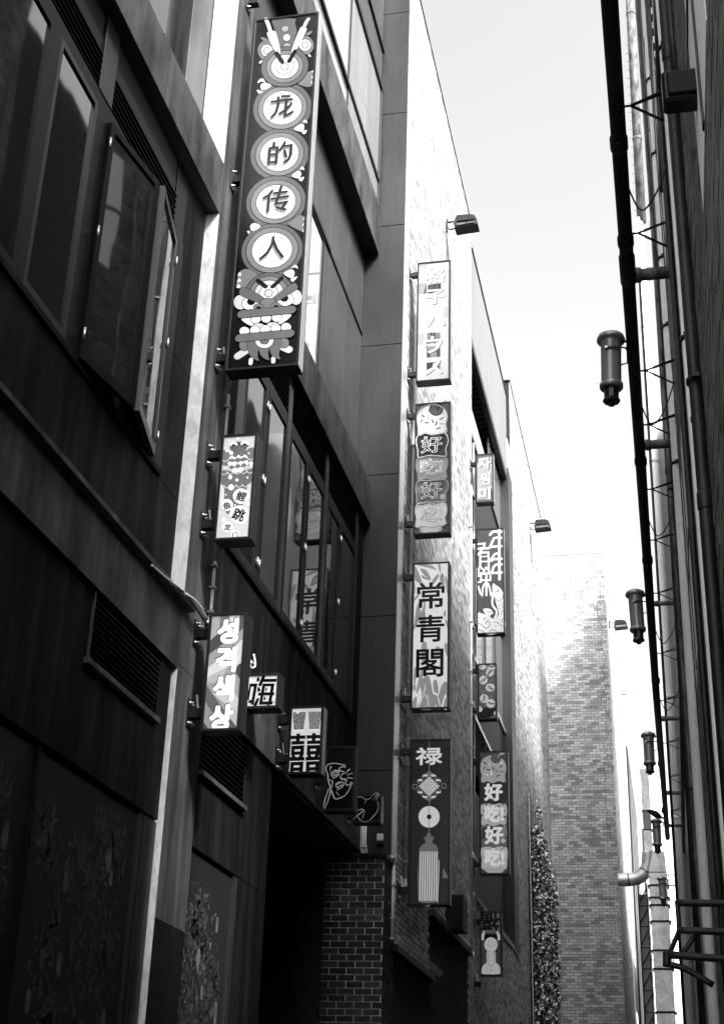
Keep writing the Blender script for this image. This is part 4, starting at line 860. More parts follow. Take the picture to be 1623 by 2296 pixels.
discs(583, 1215, 'c3', ((106,90),(47,40)), (242,205))
S.L(); S.stroke([(455,1065),(495,1095),(550,1140)], 50, 5, 'c3').stroke([(735,1040),(690,1085),(630,1140)], 50, 5, 'c3')
S.L(); S.fill([(240,1205),(262,1160),(320,1155),(535,1275),(480,1330),(290,1255)], 108, 'c3', 4, .007).fill([(628,1275),(850,1110),(900,1100),(922,1135),(900,1180),(668,1318)], 108, 'c3', 4, .007)
S.L(); S.ell(575,1335,95,60,125,'c3',-5,6); S.L(); S.ell(468,1378,58,36,125,'c3',0,6).ell(668,1364,58,36,125,'c3',0,6); S.L(); S.ell(468,1388,30,18,5,'c3').ell(672,1372,30,18,5,'c3')
S.L('dragon_jaw')
S.fill([(265,1518),(390,1508),(405,1600),(330,1575)], 240, 'c3', 3, .005).fill([(720,1480),(850,1468),(800,1530),(705,1580)], 240, 'c3', 3, .005)
S.ell(470,1605,70,34,215,'c3',0,5).ell(635,1592,70,34,215,'c3',0,5)
S.L()
for x, y in ((434,1518),(556,1510),(680,1500)): S.ell(x, y, 57, 52, 242, 'c3', 0, 6)
S.L()
for x, y in ((302,1662),(425,1652),(547,1642),(668,1630),(790,1616)): S.ell(x, y, 58, 50, 242, 'c3', 0, 6)
S.L('dragon_beard')
S.stroke([(222,1955),(315,1895)], 88, 220, 'c3').stroke([(825,1880),(715,1830)], 88, 220, 'c3').stroke([(378,1995),(374,2040)], 48, 235, 'c3').stroke([(640,1980),(640,2020)], 48, 235, 'c3')
S.L(); S.ell(300,1830,58,62,125,'c3',0,6).ell(765,1800,58,58,125,'c3',0,6)
S.L(); S.fill([(352,1770),(345,1890),(370,1950),(420,1990),(472,2010),(455,1960),(468,1875),(490,1940),(540,1985),(597,2003),(580,1950),(592,1865),(615,1930),(660,1975),(722,1990),(705,1930),(718,1745)], 112, 'c3', 3, .006)
discs(535, 1770, 'c3', ((106,92),(50,44)), (240,110), 0)
S.L('dragon_lips')
for a, b in (((268,1465),(855,1410)), ((243,1745),(838,1690))): S.stroke([a, b], 112, 5, 'c3'); S.L(); S.stroke([a, b], 100, 112, 'c3'); S.L()
S.L('character')
for pts in ([(662,1020),(780,1005),(912,990)],[(745,965),(742,1060),(715,1150),(660,1212)],[(792,952),(882,950)],[(845,1010),(836,1100),(826,1195),(860,1180),(922,1146)],[(905,1045),(850,1110),(760,1168)],
            None, [(690,1535),(688,1600)],[(637,1600),(622,1795)],[(640,1600),(732,1590),(716,1788)],[(640,1682),(718,1674)],[(628,1778),(716,1770)],[(826,1525),(800,1575),(762,1622)],[(800,1578),(905,1562),(898,1680),(868,1740),(820,1772)],[(820,1630),(840,1705)]):
    S.stroke(pts, 34, 18, 'c2') if pts else S.L('character')
S.L('character')
for pts in ([(630,15),(590,65),(528,102)],[(592,55),(575,260)],[(650,45),(798,28)],[(622,112),(812,82)],[(735,-35),(705,70),(668,168),(795,148),(740,220)],[(680,212),(780,236)],None,[(642,562),(630,640),(570,745),(490,815)],[(645,610),(680,700),(748,792)]):
    S.stroke(pts, 31, 18, 'c3') if pts else S.L('character')
S.done()
# ------------------------------------------------------------------ S2 carp sign
S = Sign('small pale sign with a carp in waves and five small characters', 's2', 11.79, [(160,55),(880,8),(10,2130),(735,2095)], XA, (7.98, 7.22), 'casing', 205, 2.0, parts='carp_print')
S.fill([(175,355),(300,390),(345,470),(290,655),(150,655)], 118, None, 3).fill([(640,360),(818,305),(800,610),(660,640)], 118, None, 3)
S.fill([(148,735),(300,740),(420,790),(600,745),(790,690),(772,990),(700,1020),(655,1110),(640,1340),(560,1430),(330,1600),(240,1540),(205,1300),(210,1100),(140,1030)], 110, None, 3)
S.L(); S.fill([(122,1015),(175,1035),(212,1095),(205,1325),(105,1345)], 215, None, 3).fill([(770,985),(700,1020),(658,1110),(690,1300),(745,1330)], 212, None, 3)
S.fill([(320,262),(480,170),(690,238),(640,340),(668,530),(480,760),(400,760),(305,560),(355,400)], 105, None, 3)
S.fill([(150,650),(300,665),(420,720),(560,700),(790,640),(795,690),(590,745),(430,800),(300,742),(148,735)], 195, None, 3)
S.L()
for x, y in ((375,500),(490,490),(610,480),(340,605),(425,615),(545,610),(640,590),(425,735),(530,728)): S.ell(x, y, 56, 48, 245)
S.ell(400,245,78,68,245).ell(615,228,78,66,245)
S.L()
for x, y in ((365,545),(485,530),(610,520),(360,680),(485,655),(600,640),(430,445),(555,430)): S.ell(x, y, 48, 38, 112)
S.fill([(322,265),(480,248),(470,300),(400,330),(340,310)], 95, None, 3).fill([(540,242),(692,236),(660,290),(600,310),(550,290)], 95, None, 3).ell(398,248,32,22,4).ell(614,232,32,22,4).ell(505,222,24,14,6)
S.L()
for y0, xs, g in ((560,(165,305,0),240),(535,(670,805,0),240),(825,(145,785,5),240),(1085,(210,690,4),238),(1640,(80,320,2),222),(1905,(60,700,5),225),(300,(190,330,1),228),(255,(690,820,1),228)):
    n = max(xs[2], 1); w_ = (xs[1]-xs[0])/n
    for i in range(n):
        a = xs[0]+i*w_; sl = -.06*(a-xs[0])
        S.stroke([(a, y0-50+sl), (a+w_*.12, y0-18+sl), (a+w_*.5, y0+4+sl), (a+w_*.88, y0-22+sl), (a+w_, y0-54+sl)], 11, g, None, 3)
for x, y, r in ((315,148,14),(482,108,26),(268,362,24),(355,402,38),(695,406,17),(750,618,48),(242,695,13),(333,878,40),(463,932,32),(671,884,19),(352,1075,58),(247,1223,16),(427,1420,16),(683,1402,36),(138,1573,22),(200,1710,42),(622,1780,14),(284,2025,14),(190,2085,10)): S.ell(x, y, r, r*1.02, 243)
S.L('lettering')
for x, y, a, b in ((545,1250,160,154),(268,1422,122,118),(508,1610,186,180),(280,1855,113,108),(425,1998,82,78)): S.ell(x, y, a, b, 243)
S.L()
for t, x, y, sz, r in (('鲤',550,1252,185,-14),('鱼',268,1432,140,18),('跳',502,1615,235,-20),('龙',278,1857,125,-6),('门',428,2008,95,12)): S.text(t, x, y, sz, sz, 8, .028, r)
S.done()
# ------------------------------------------------------------------ S3 Korean sign
S = Sign('small sign with four white Korean syllables on diagonal grey stripes', 's3', 11.88, [(145,10),(870,-25),(-25,2225),(705,2190)], XA, (6.13, 5.35), 'casing', 150, 2.2, parts='stripe')
for pts, g in (([(190,40),(345,35),(330,350),(160,510)],165),([(345,35),(520,30),(500,250),(330,350)],118),([(520,30),(735,20),(690,75),(540,190)],205),([(735,22),(835,20),(818,250),(680,355),(640,200)],85),([(818,250),(805,450),(560,650),(420,560)],150),([(150,515),(340,345),(420,550),(300,640),(130,775)],75),
               ([(130,775),(300,650),(280,880),(105,1020)],155),([(805,450),(770,890),(600,1030),(470,900),(560,650)],200),([(105,1020),(300,880),(500,1000),(90,1210)],205),([(90,1210),(480,1030),(390,1170),(270,1280),(78,1315)],175),([(710,925),(765,980),(738,1250),(608,1075)],70),([(78,1320),(450,1850),(360,2000),(190,1840),(55,1630)],95),
               ([(270,1280),(500,1060),(738,1250),(710,1600),(580,1440)],150),([(200,1500),(580,1440),(710,1610),(690,1830),(450,1700)],190),([(450,1700),(690,1830),(660,2130),(530,1960)],175),([(55,1630),(190,1840),(330,2060),(150,2195),(15,2000)],140),([(15,2000),(150,2195),(0,2200)],70),([(530,1960),(660,2130),(640,2190),(330,2195),(400,1950)],85)): S.fill(pts, g)
S.L('lettering')
G3 = (('성',492,325,345,435),('격',458,858,340,435),('색',410,1395,350,440),('상',362,1945,390,435))
for t, x, y, a, b in G3: S.text(t, x, y, a, b, 12, .062, 0, None, -.006, .007)
S.L()
for t, x, y, a, b in G3: S.text(t, x, y, a, b, 240, .062)
S.done()
# ------------------------------------------------------------------ S4 square sign
S = Sign('square white sign with one bold black character, half hidden behind the Korean sign', 's4', 13.6, [(60,70),(1400,50),(-70,1470),(1290,1450)], XA, (6.35,), 'casing', 205, 2.0, rim=.03, parts='block_stroke')
S.ell(1180,1215,80,78,170).fill([(1250,520),(1330,440),(1290,1080),(1150,1100)], 190)
S.L()
for pts in ([(170,465),(480,460),(345,1220),(330,1300),(210,1305),(215,1240),(110,1240),(135,1115),(240,1112),(335,590),(225,590),(140,1115),(60,1115)], [(665,160),(805,155),(620,580),(500,545)],[(690,280),(1248,270),(1225,400),(650,405)],[(680,465),(1158,455),(1040,1170),(1095,1165),(1070,1300),(530,1310)],[(515,820),(1155,808),(1135,935),(495,945)],
            [(250,1460),(400,1460),(540,1120),(530,1040),(490,1020),(430,1090),(360,1220)],[(790,1460),(925,1455),(985,1310),(850,1310)],[(445,290),(480,215),(540,205),(580,340),(455,405)],[(470,680),(500,610),(560,605),(605,760),(478,800)]): S.fill(pts, 8)
S.L(); S.fill([(785,580),(1008,578),(970,810),(745,812)], 205).fill([(720,942),(948,938),(908,1172),(680,1175)], 195)
S.L(); S.fill([(810,620),(840,620),(835,660),(875,665),(860,720),(790,770)], 8, None, 2).fill([(745,985),(785,975),(775,1020),(810,1030),(795,1090),(722,1135)], 8, None, 2)
S.done()
# ------------------------------------------------------------------ S5 beer glasses and double-joy characters
S = Sign('small black and white sign with two beer glasses over a blocky doubled character', 's5', 14.95, [(125,90),(1190,45),(5,2225),(1085,2190)], XA, (6.2, 5.75), 'alu', 6, 2.2, parts='block_stroke')
S.fill([(190,160),(1130,122),(1092,970),(925,975),(925,915),(815,920),(810,980),(432,992),(432,932),(318,937),(316,997),(148,1000)], 218)
W5 = [[(605,985),(637,985),(632,1095),(655,1160),(640,1590),(680,1660),(605,1665),(600,1772),(570,1772),(572,1660),(500,1665),(550,1600),(568,1160),(598,1100)],[(143,1110),(308,1105),(305,1165),(143,1172)],[(425,1100),(598,1098),(580,1160),(420,1165)],[(645,1090),(805,1088),(800,1155),(645,1158)],[(918,1083),(1088,1080),(1085,1150),(915,1155)],
      [(143,1170),(160,1170),(145,1600),(178,1665),(112,1675)],[(160,1285),(560,1270),(558,1300),(158,1318)],[(1065,1150),(1085,1150),(1065,1650),(997,1655),(1045,1595)],[(650,1265),(1062,1255),(1062,1295),(650,1300)],[(262,1435),(440,1428),(437,1490),(258,1495)],[(758,1418),(935,1410),(932,1475),(752,1482)],
      [(258,1610),(425,1602),(380,1668),(295,1672)],[(752,1595),(920,1588),(875,1655),(795,1660)],[(110,1800),(540,1785),(535,1812),(130,1827),(108,2175),(85,2178)],[(540,1812),(622,1808),(608,2165),(515,2168)],[(540,1785),(1058,1768),(1055,1800),(540,1811)],[(1032,1801),(1055,1801),(1040,2155),(1017,2158)],
      [(236,1938),(412,1932),(410,1995),(232,2002)],[(735,1922),(912,1915),(910,1980),(730,1990)],[(228,2115),(405,2108),(402,2165),(222,2175)],[(725,2105),(905,2098),(902,2155),(722,2162)]]
for p in W5: S.fill(p, 208)
S.L('beer_glass'); S.fill([(208,265),(612,250),(600,420),(560,600),(545,800),(235,810),(228,640),(212,480)], 108).fill([(698,245),(1103,235),(1095,420),(1050,620),(1032,785),(725,795),(720,620),(700,430)], 125).fill([(235,815),(545,805),(540,850),(232,860)], 240).fill([(728,800),(1030,790),(1022,838),(728,850)], 240)
S.L(); S.ell(360,275,38,45,225).fill([(330,225),(430,215),(400,265),(340,270)], 222, None, 3)
for x, y in ((275,328),(545,312),(468,372),(335,430),(270,480),(408,518),(514,505),(375,595),(290,638),(467,630),(402,662),(455,685),(328,710),(358,760),(420,757),(766,288),(938,280),(980,350),(893,430),(758,464),(1046,446),(900,500),(1006,488),(776,590),(866,575),(960,572),(790,665),(865,670),(980,662),(912,716),(858,750)): S.ell(x, y, 10, 11, 235)
S.done()
# ------------------------------------------------------------------ S6, S7 neon signs on black boxes
S = Sign('black box sign with a neon outline like a slice on two sticks', 's6', 16.75, [(135,125),(865,110),(35,1760),(835,1745)], XA, (5.96,), 'casing', 5, .5)
for p in ([(610,618),(500,590),(360,568),(220,582),(150,640),(130,710),(180,850),(195,1000),(250,1190),(300,1330),(330,1420),(390,1465),(460,1450),(600,1390),(700,1270),(760,1150),(805,1060)],[(610,660),(540,655),(475,690),(480,750),(590,775)],[(600,810),(530,850),(500,900),(530,960),(620,960)],[(650,980),(625,1040),(660,1115),(720,1110),(770,1040)],
          [(250,825),(350,750),(430,755),(460,820),(420,890),(310,935)],[(410,780),(290,840),(280,885),(350,870),(430,840)],[(375,1090),(480,1035),(560,1045),(580,1110),(520,1180),(410,1220)],[(530,1110),(440,1165),(395,1160),(400,1110),(490,1060)],[(255,640),(235,745)],[(400,1290),(450,1355)],[(635,815),(725,715)],[(670,860),(790,815)],[(675,925),(800,940)],[(220,985),(280,1005),(300,1050),(275,1150)],[(205,1210),(120,1450),(70,1665)],[(250,1260),(190,1500),(100,1715)]): S.neon(p, NEON, .0075)
S.done()
S = Sign('black square sign with a neon heart pierced by a chilli', 's6', 18.6, [(790,1335),(1520,1325),(755,2060),(1500,2040)], XA, (5.95,), 'alu', 5, .5)
for p in ([(935,1415),(1000,1405),(1080,1440),(1140,1495)],[(1110,1575),(1130,1520),(1190,1470),(1265,1445)],[(1430,1530),(1455,1640),(1420,1780),(1330,1900),(1220,2010),(1120,2045),(1030,2020),(950,1940),(900,1840)],[(1275,1405),(1360,1335),(1420,1315),(1460,1350),(1440,1420),(1400,1490)],[(1320,1495),(1420,1355)],[(760,2030),(1060,1770)],[(925,1755),(1040,1725),(1095,1765),(1085,1830),(1050,1945)]): S.neon(p, NEON_D, .006)
S.done()
# ------------------------------------------------------------------ S8 plaid sign
S = Sign('tall white sign with Japanese letters and grey plaid patches, top of the near column', 'd3', 20.1, [(330,205),(808,165),(305,1910),(795,1875)], XB, (15.73, 13.72), 'alu', 225, .1, parts='plaid_patch')
for p, g in (([(350,232),(465,222),(462,290),(415,297)],190),([(345,500),(462,492),(460,640),(340,655)],172),([(475,520),(668,490),(665,575),(475,590)],70),([(470,625),(600,615),(540,640),(472,645)],60),([(685,830),(785,822),(783,980),(700,985)],208),([(335,1215),(430,1212),(425,1375),(330,1385)],190),([(465,1205),(655,1200),(658,1330),(465,1370)],135),
             ([(462,1400),(655,1390),(655,1550),(465,1560)],150),([(458,1625),(560,1620),(540,1700),(460,1740)],62),([(600,1640),(655,1620),(655,1730),(580,1690)],120),([(560,820),(570,820),(565,1180),(548,1180)],205)): S.fill(p, g)
S.L()
for p, g in (([(460,500),(410,655),(455,640)],90),([(555,505),(570,500),(575,580),(560,585)],20),([(630,498),(650,495),(655,575),(635,578)],20),([(510,1205),(545,1202),(540,1240),(515,1240)],30),([(560,1202),(580,1200),(582,1368),(540,1320)],35),([(465,1400),(520,1555),(460,1560)],62),([(600,1400),(630,1395),(655,1540),(605,1547)],68),([(640,1440),(655,1430),(655,1540),(648,1540)],40)): S.fill(p, g)
S.L('lettering')
G8 = (('格',590,385,275,235),('子',585,690,280,240),('ハ',590,1035,270,170),('ウ',548,1375,255,260),('ス',560,1695,245,230))
for t, x, y, a, b in G8: S.text(t, x, y, a, b, 22, .022, 0, None, .010, -.010)
S.L()
for t, x, y, a, b in G8: S.text(t, x, y, a, b, 240, .022)
S.done()
# ------------------------------------------------------------------ S9 neon ice cream
def scallop(S, shapes, c=None):
    for p, g in shapes: S.L(); S.fill(p, g, c, 4, .006)
S = Sign('neon ice-cream sign with stacked scoops and neon tube characters', 'd4', 20.1, [(285,210),(770,178),(260,2020),(772,1990)], XB, (12.92, 10.95), 'alu', 72, 1.5, parts='ice_cream_scoop')
sc9 = [([(370,1915),(640,1900),(615,1985),(385,1998)],215),([(320,1610),(430,1580),(530,1600),(690,1575),(730,1690),(700,1790),(710,1880),(600,1900),(520,1925),(430,1900),(305,1915),(310,1800),(290,1700)],226),
       ([(335,1290),(520,1285),(715,1275),(745,1380),(705,1470),(710,1560),(600,1570),(480,1580),(330,1605),(310,1490),(300,1390)],105),([(330,970),(480,945),(600,960),(715,960),(740,1060),(715,1150),(725,1240),(640,1255),(530,1275),(430,1250),(345,1280),(325,1180),(300,1080)],165),
       ([(330,660),(430,630),(530,655),(640,630),(715,640),(745,740),(710,850),(715,940),(600,940),(480,935),(340,965),(325,860),(305,750)],48),([(315,440),(330,350),(400,270),(500,235),(600,240),(690,300),(735,400),(715,500),(725,600),(640,625),(530,645),(430,620),(335,655),(330,560)],228)]
scallop(S, sc9)
S.L('sprinkle')
for a, b, g in (((380,368),(412,390),60),((464,372),(464,410),170),((366,465),(386,430),120),((422,473),(468,471),60),((522,433),(535,468),60),((568,505),(585,462),60),((630,425),(672,402),60),((636,486),(682,488),150),((582,558),(626,540),70),((395,545),(438,552),205),((460,310),(490,308),110)): S.stroke([a, b], 18, g)
for x, y, r, g in ((345,1400,46,140),(665,1490,38,190),(380,1560,50,90),(660,1330,40,75)): S.ell(x, y, r, r, g)
S.L('cherry'); S.ell(575,290,86,74,85,None,0,12); S.L(); S.stroke([(592,290),(625,235),(655,200),(755,188)], 17, 10)
for (p, g), m in zip(sc9[1:], (NEON, NEON_D, NEON_G, NEON, NEON_G)): S.neon(p, m, .0075, None, 4, True, .022)
for t, x, y, a, b in (('好',515,790,285,250),('吃!',515,1092,300,235),('好',512,1420,285,250),('吃!',512,1735,300,235)): S.neon_text(t, x, y, a, b, NEON, .0075, .012)
S.neon([(270,1905),(330,1940),(370,1960),(385,1995)], NEON_G, .008); S.neon([(735,1870),(680,1910),(640,1940),(620,1990)], NEON_G, .008)
S.done()
# ------------------------------------------------------------------ S10 bamboo sign
S = Sign('tall white sign with three black characters over grey bamboo leaves', 'd5', 20.1, [(240,185),(722,162),(210,2110),(718,2085)], XB, (10.03, 8.05), 'casing', 238, 2.0, parts='bamboo_leaf')
for p, g in (([(300,210),(470,205),(555,275),(450,245)],155),([(335,255),(420,280),(480,400),(390,340)],150),([(345,335),(410,365),(478,408),(380,388)],150),([(260,215),(310,290),(372,470),(295,425),(256,380)],150),([(570,195),(600,195),(608,285),(592,302)],160),([(600,340),(640,320),(652,420),(637,515),(600,420)],150),([(500,400),(580,320),(565,390),(492,478)],150),([(660,350),(700,420),(697,600),(672,480)],165),
             ([(255,400),(278,500),(268,585),(250,585)],165),([(250,640),(355,558),(320,620),(250,690)],165),([(272,880),(300,730),(390,640),(402,780),(330,930),(246,1070),(262,950)],150),([(340,900),(400,790),(402,1030),(345,1020)],150),([(357,1245),(425,1235),(412,1500),(355,1480)],160),([(640,850),(670,800),(672,890)],155),([(660,925),(692,940),(692,1030)],165),([(650,1270),(692,1235),(692,1410)],160),
             ([(262,1560),(300,1555),(290,1640),(265,1790),(250,1700)],160),([(350,1580),(385,1600),(320,1850),(285,1870)],155),([(235,1790),(280,1780),(275,1860),(235,1840)],165),([(330,1750),(380,1690),(440,1655),(470,1720),(500,1870),(530,2085),(300,2090),(360,1940)],150),([(510,1730),(555,1725),(578,1890),(515,1860)],150),([(620,1780),(696,1752),(694,2085),(640,2085),(668,1930),(655,1920),(605,2080),(560,2085),(500,1900),(575,1920)],150),([(235,2000),(290,1930),(285,2090),(235,2090)],155),([(545,1285),(595,1285),(600,1420),(520,1420)],175)): S.fill(p, g, None, 3)
S.L()
for p in ([(370,1960),(408,1745),(402,1850)],[(300,2090),(372,1940),(352,2010)],[(433,1880),(452,2065),(440,2040)],[(405,1895),(420,1930),(412,1960)],[(635,2080),(660,1900),(685,1950),(660,1960)],[(560,1900),(590,1990),(600,2080),(575,1990)],[(310,270),(330,260),(365,400)],[(340,730),(390,700),(350,830)]): S.fill(p, 240, None, 2)
S.L('lettering')
for t, x, y, a, b in (('常',476,607,350,352),('青',470,1040,358,360),('閣',463,1493,345,370)): S.text(t, x, y, a, b, 5, .018)
S.done()
# ------------------------------------------------------------------ S11 knot and tassel
S = Sign('tall dark sign with a white knot, disc and striped tassel, lowest of the near column', 'd6', 20.1, [(183,180),(652,170),(165,2122),(657,2125)], XB, (7.23, 5.22), 'alu', 34, 2.0, parts='tassel')
S.fill([(380,1290),(405,1268),(428,1290),(430,1310),(462,1322),(458,1350),(440,1390),(490,1420),(514,1480),(514,1500),(500,2078),(282,2075),(290,1500),(296,1460),(320,1415),(368,1390),(350,1350),(350,1325),(380,1310)], 108, None, 2)
S.stroke([(410,190),(406,1300)], 9, 120)
S.L()
for i in range(8): t = i/7; S.stroke([(309+t*188, 1500), (297+t*194, 2068)], 15, 212)
S.stroke([(525,1600),(516,1850),(505,2105)], 7, 225).fill([(572,1680),(626,1790),(626,1806),(566,1808)], 105)
S.L('disc'); S.ell(407,1087,124,127,222); S.L(); S.ell(407,1087,29,29,34); S.stroke([(408,960),(408,1060)], 9, 130).stroke([(406,1115),(405,1215)], 9, 130)
S.L('knot'); S.fill([(408,546),(442,585),(408,615),(374,585)], 115, None, 2).fill([(408,908),(440,868),(408,840),(376,870)], 115, None, 2).ring(240,732,28,28,10,118).ring(581,724,28,28,10,118)
for sx_ in (-1, 1):
    for q in range(3): S.ring(408+sx_*(36+q*42), 592+q*42, 17, 17, 8, 118); S.ring(408+sx_*(36+q*42), 864-q*42, 17, 17, 8, 118)
S.L(); S.fill([(408,606),(532,728),(408,850),(284,728)], 205)
for sx_ in (-1, 1):
    for q in (0, 1):
        for sy in (-1, 1):
            cx_, cy_ = 408+sx_*(52+q*58), 728+sy*(108-q*54); S.stroke([(cx_-sx_*18, cy_-sy*18*-1), (cx_+sx_*14, cy_+sy*14)], 26, 225)
S.L()
for sx_ in (-1, 1):
    for q in (0, 1):
        for sy in (-1, 1): cx_, cy_ = 408+sx_*(52+q*58), 728+sy*(108-q*54); S.stroke([(cx_-sx_*8, cy_+sy*-8), (cx_+sx_*10, cy_+sy*10)], 9, 34)
for i in range(-5, 6):
    for j in range(-5, 6):
        x, y = 408+i*20, 728+j*22
        if (i+j) % 2 and abs(i)*20+abs(j)*22 < 112: S.fill([(x, y-9), (x+8, y), (x, y+9), (x-8, y)], 80)
S.L('lettering'); S.text('禄', 406, 374, 300, 198, 230, .02)
S.done()
# ------------------------------------------------------------------ S12 short Korean sign
S = Sign('short white sign with three raised Korean syllables, top of the far column', 's12', 27.8, [(95,185),(785,125),(110,2095),(805,2060)], XB, (15.9, 15.1), 'alu', 190, .1, parts='shading')
S.fill([(135,215),(745,175),(750,255),(480,300),(220,330),(210,420),(135,560)], 105, None, 2).fill([(200,1950),(690,1930),(690,1560),(770,1560),(765,2030),(140,2065)], 105)
S.L('lettering')
G12 = (('자',435,525,440,470),('원',470,1135,360,470),('미',440,1720,420,470))
for t, x, y, a, b in G12: S.text(t, x, y, a, b, 8, .05, 0, None, .02, -.012)
S.L()
for t, x, y, a, b in G12: S.text(t, x, y, a, b, 240, .05)
S.done()
# ------------------------------------------------------------------ S13 leaping carp sign
S = Sign('grey and white sign with cut-out lettering above a leaping carp', 's13', 27.8, [(25,68),(597,40),(45,2250),(625,2225)], XB, (14.03, 12.05), 'alu', 76, 1.6, parts='block_stroke')
for p, w_ in (([(505,75),(508,600),(512,1110)],55),([(318,185),(350,140),(395,115),(578,122)],52),([(320,430),(355,350),(395,262),(450,244),(576,252)],48),([(70,478),(150,465),(280,468),(340,436),(578,420)],48),([(70,378),(205,368),(190,430),(120,530),(70,600)],40),([(315,715),(365,660),(410,590),(470,568)],44),([(335,725),(400,690),(580,682)],52),([(355,960),(385,860),(430,810),(480,795),(582,800)],48),([(110,995),(330,982),(584,965)],52),
              ([(112,545),(112,840)],36),([(112,555),(280,552),(285,700),(290,975)],42),([(130,640),(275,632)],24),([(130,742),(280,737)],30),([(110,830),(80,900),(85,1000)],36),([(120,850),(160,900),(205,930)],34),([(180,945),(235,862),(300,950)],34),([(75,1040),(130,1040),(128,1160),(75,1170)],38),([(240,990),(240,1440)],44),([(155,1130),(320,1128),(322,1035)],38),([(205,1200),(165,1280),(150,1440),(115,1400),(75,1260)],38),([(272,1195),(305,1280),(332,1430),(372,1385)],38)): S.stroke(p, w_, 238)
S.L('carp'); S.fill([(365,1235),(390,1195),(430,1225),(500,1270),(580,1370),(590,1500),(590,1880),(440,1930),(492,1850),(490,1770),(450,1640),(405,1480),(370,1400)], 238, None, 3)
S.stroke([(372,1440),(362,1600),(390,1680),(450,1760),(445,1850),(405,1930)], 44, 238, None, 3)
S.fill([(175,1742),(200,1715),(260,1710),(330,1730),(375,1790),(375,1828),(332,1842),(300,1900),(232,1860)], 238, None, 3).fill([(68,1822),(120,1806),(240,1850),(330,1900),(430,1930),(595,1860),(600,2205),(72,2222)], 238, None, 2)
S.L(); S.stroke([(440,1360),(475,1370),(490,1330),(475,1305)], 14, 70, None, 3).stroke([(420,1500),(490,1572),(570,1500),(580,1435)], 10, 70, None, 3)
for p in ([(75,1905),(110,1905)],[(75,2022),(130,2040),(200,2108),(250,2122),(310,2060),(300,1992),(262,1965),(228,2030)],[(382,2000),(450,1996),(540,2060),(598,2080)],[(78,2150),(150,2180),(200,2215)],[(300,2195),(380,2150),(450,2198)],[(558,2000),(562,1955),(592,1925)],[(185,1950),(200,1920),(235,1915)],[(420,2075),(450,2085)]): S.stroke(p, 13, 70, None, 3)
for x, y in ((555,1620),(510,1650),(582,1680),(530,1715),(570,1768),(548,1828),(505,1950),(240,1780),(285,1780),(320,1790)): S.ell(x, y, 9, 12, 70)
S.done()
# ------------------------------------------------------------------ S14 dumpling faces
S = Sign('short grey sign with falling round dumpling faces', 's14', 27.9, [(45,35),(800,10),(75,2235),(815,2205)], XB, (11.1, 10.25), 'alu', 98, 1.4, parts='broth')
S.fill([(108,1705),(200,1690),(290,1770),(420,1722),(540,1780),(700,1760),(768,1700),(772,1900),(690,2050),(560,2130),(345,2195),(110,2195)], 20)
S.L('dumpling')
for x, y, a, b in ((250,160,145,118),(530,380,165,165),(585,185,165,112),(280,680,165,182),(545,975,185,165),(305,1405,172,178),(560,1600,178,178)): S.ell(x, y, a, b, 175, None, 0, 0); S.ell(x+8, y-18, a-12, b-18, 222)
S.fill([(110,1715),(180,1720),(235,1770),(240,1860),(180,1915),(110,1920)], 215, None, 3).fill([(768,1890),(700,1930),(690,2010),(720,2040),(770,2000)], 210, None, 3)
S.L('dumpling_face')
for (x1, y1), (x2, y2), (x3, y3), r in (((503,128),(683,128),(595,145),0),((470,450),(590,318),(515,370),45),((205,718),(350,610),(290,675),35),((495,922),(635,1025),(555,990),-35),((320,1305),(267,1480),(312,1395),80),((495,1568),(675,1605),(580,1600),-10)):
    S.ell(x1, y1, 36, 36, 6).ell(x2, y2, 36, 36, 6).text('吉', x3, y3, 72, 90, 10, .06, r)
S.ell(183,145,36,36,6)
S.L()
for x, y in ((513,140),(693,140),(482,462),(215,730),(360,622),(505,932),(647,1036),(332,1316),(278,1492),(507,1580),(686,1616),(195,156)): S.ell(x, y, 8, 10, 200)
for x, y, l in ((220,420,60),(272,420,110),(307,430,50),(500,610,60),(558,720,120),(610,660,80),(145,940,60),(205,1110,90),(278,1170,80),(316,1085,50),(510,1330,70),(582,1360,90),(614,1300,60),(735,300,50)): S.stroke([(x, y-l/2), (x, y+l/2)], 9, 190)
S.done()
# ------------------------------------------------------------------ S15 flat ice cream
S = Sign('flat printed ice-cream sign with stacked scoops and white characters, no neon', 's15', 28.1, [(-15,15),(510,0),(20,2225),(545,2205)], XB, (9.2, 7.15), 'alu', 66, 1.9, parts='ice_cream_scoop')
wob = lambda y0, y1, l, r: [(l+18,y0+25),(l+150,y0),(l+230,y0+22),(l+320,y0),(r-25,y0+20),(r,(y0+y1)/2-60),(r-14,(y0+y1)/2+30),(r-20,y1-40),(r-60,y1),(r-130,y1-30),(l+230,y1+8),(l+120,y1-28),(l+50,y1),(l+12,y1-40),(l+20,(y0+y1)/2+30),(l,(y0+y1)/2-60)]
scallop(S, [([(100,2105),(455,2095),(405,2180),(398,2205),(152,2205),(145,2180)],178), (wob(1715,2125,30,514),185), (wob(1330,1730,30,508),100), (wob(945,1345,26,500),180), (wob(565,955,20,496),44)])
S.L(); S.fill([(15,320),(45,190),(120,115),(240,88),(370,120),(455,200),(486,320),(460,440),(470,540),(430,568),(350,545),(240,585),(150,548),(75,578),(32,530),(48,440)], 165, None, 4, .004)
S.L('swirl'); S.fill([(40,1420),(120,1370),(230,1350),(330,1370),(400,1330),(440,1340),(330,1450),(200,1500),(60,1600)], 60, None, 3).fill([(430,1340),(470,1340),(480,1500),(400,1620),(380,1560)], 130, None, 3).ell(430,1615,42,38,190)
for x, y in ((130,955),(225,965),(350,998),(420,955),(88,1075),(438,1085),(50,1160),(460,1190),(290,1180),(205,1255)): S.ell(x, y, 22, 22, 88)
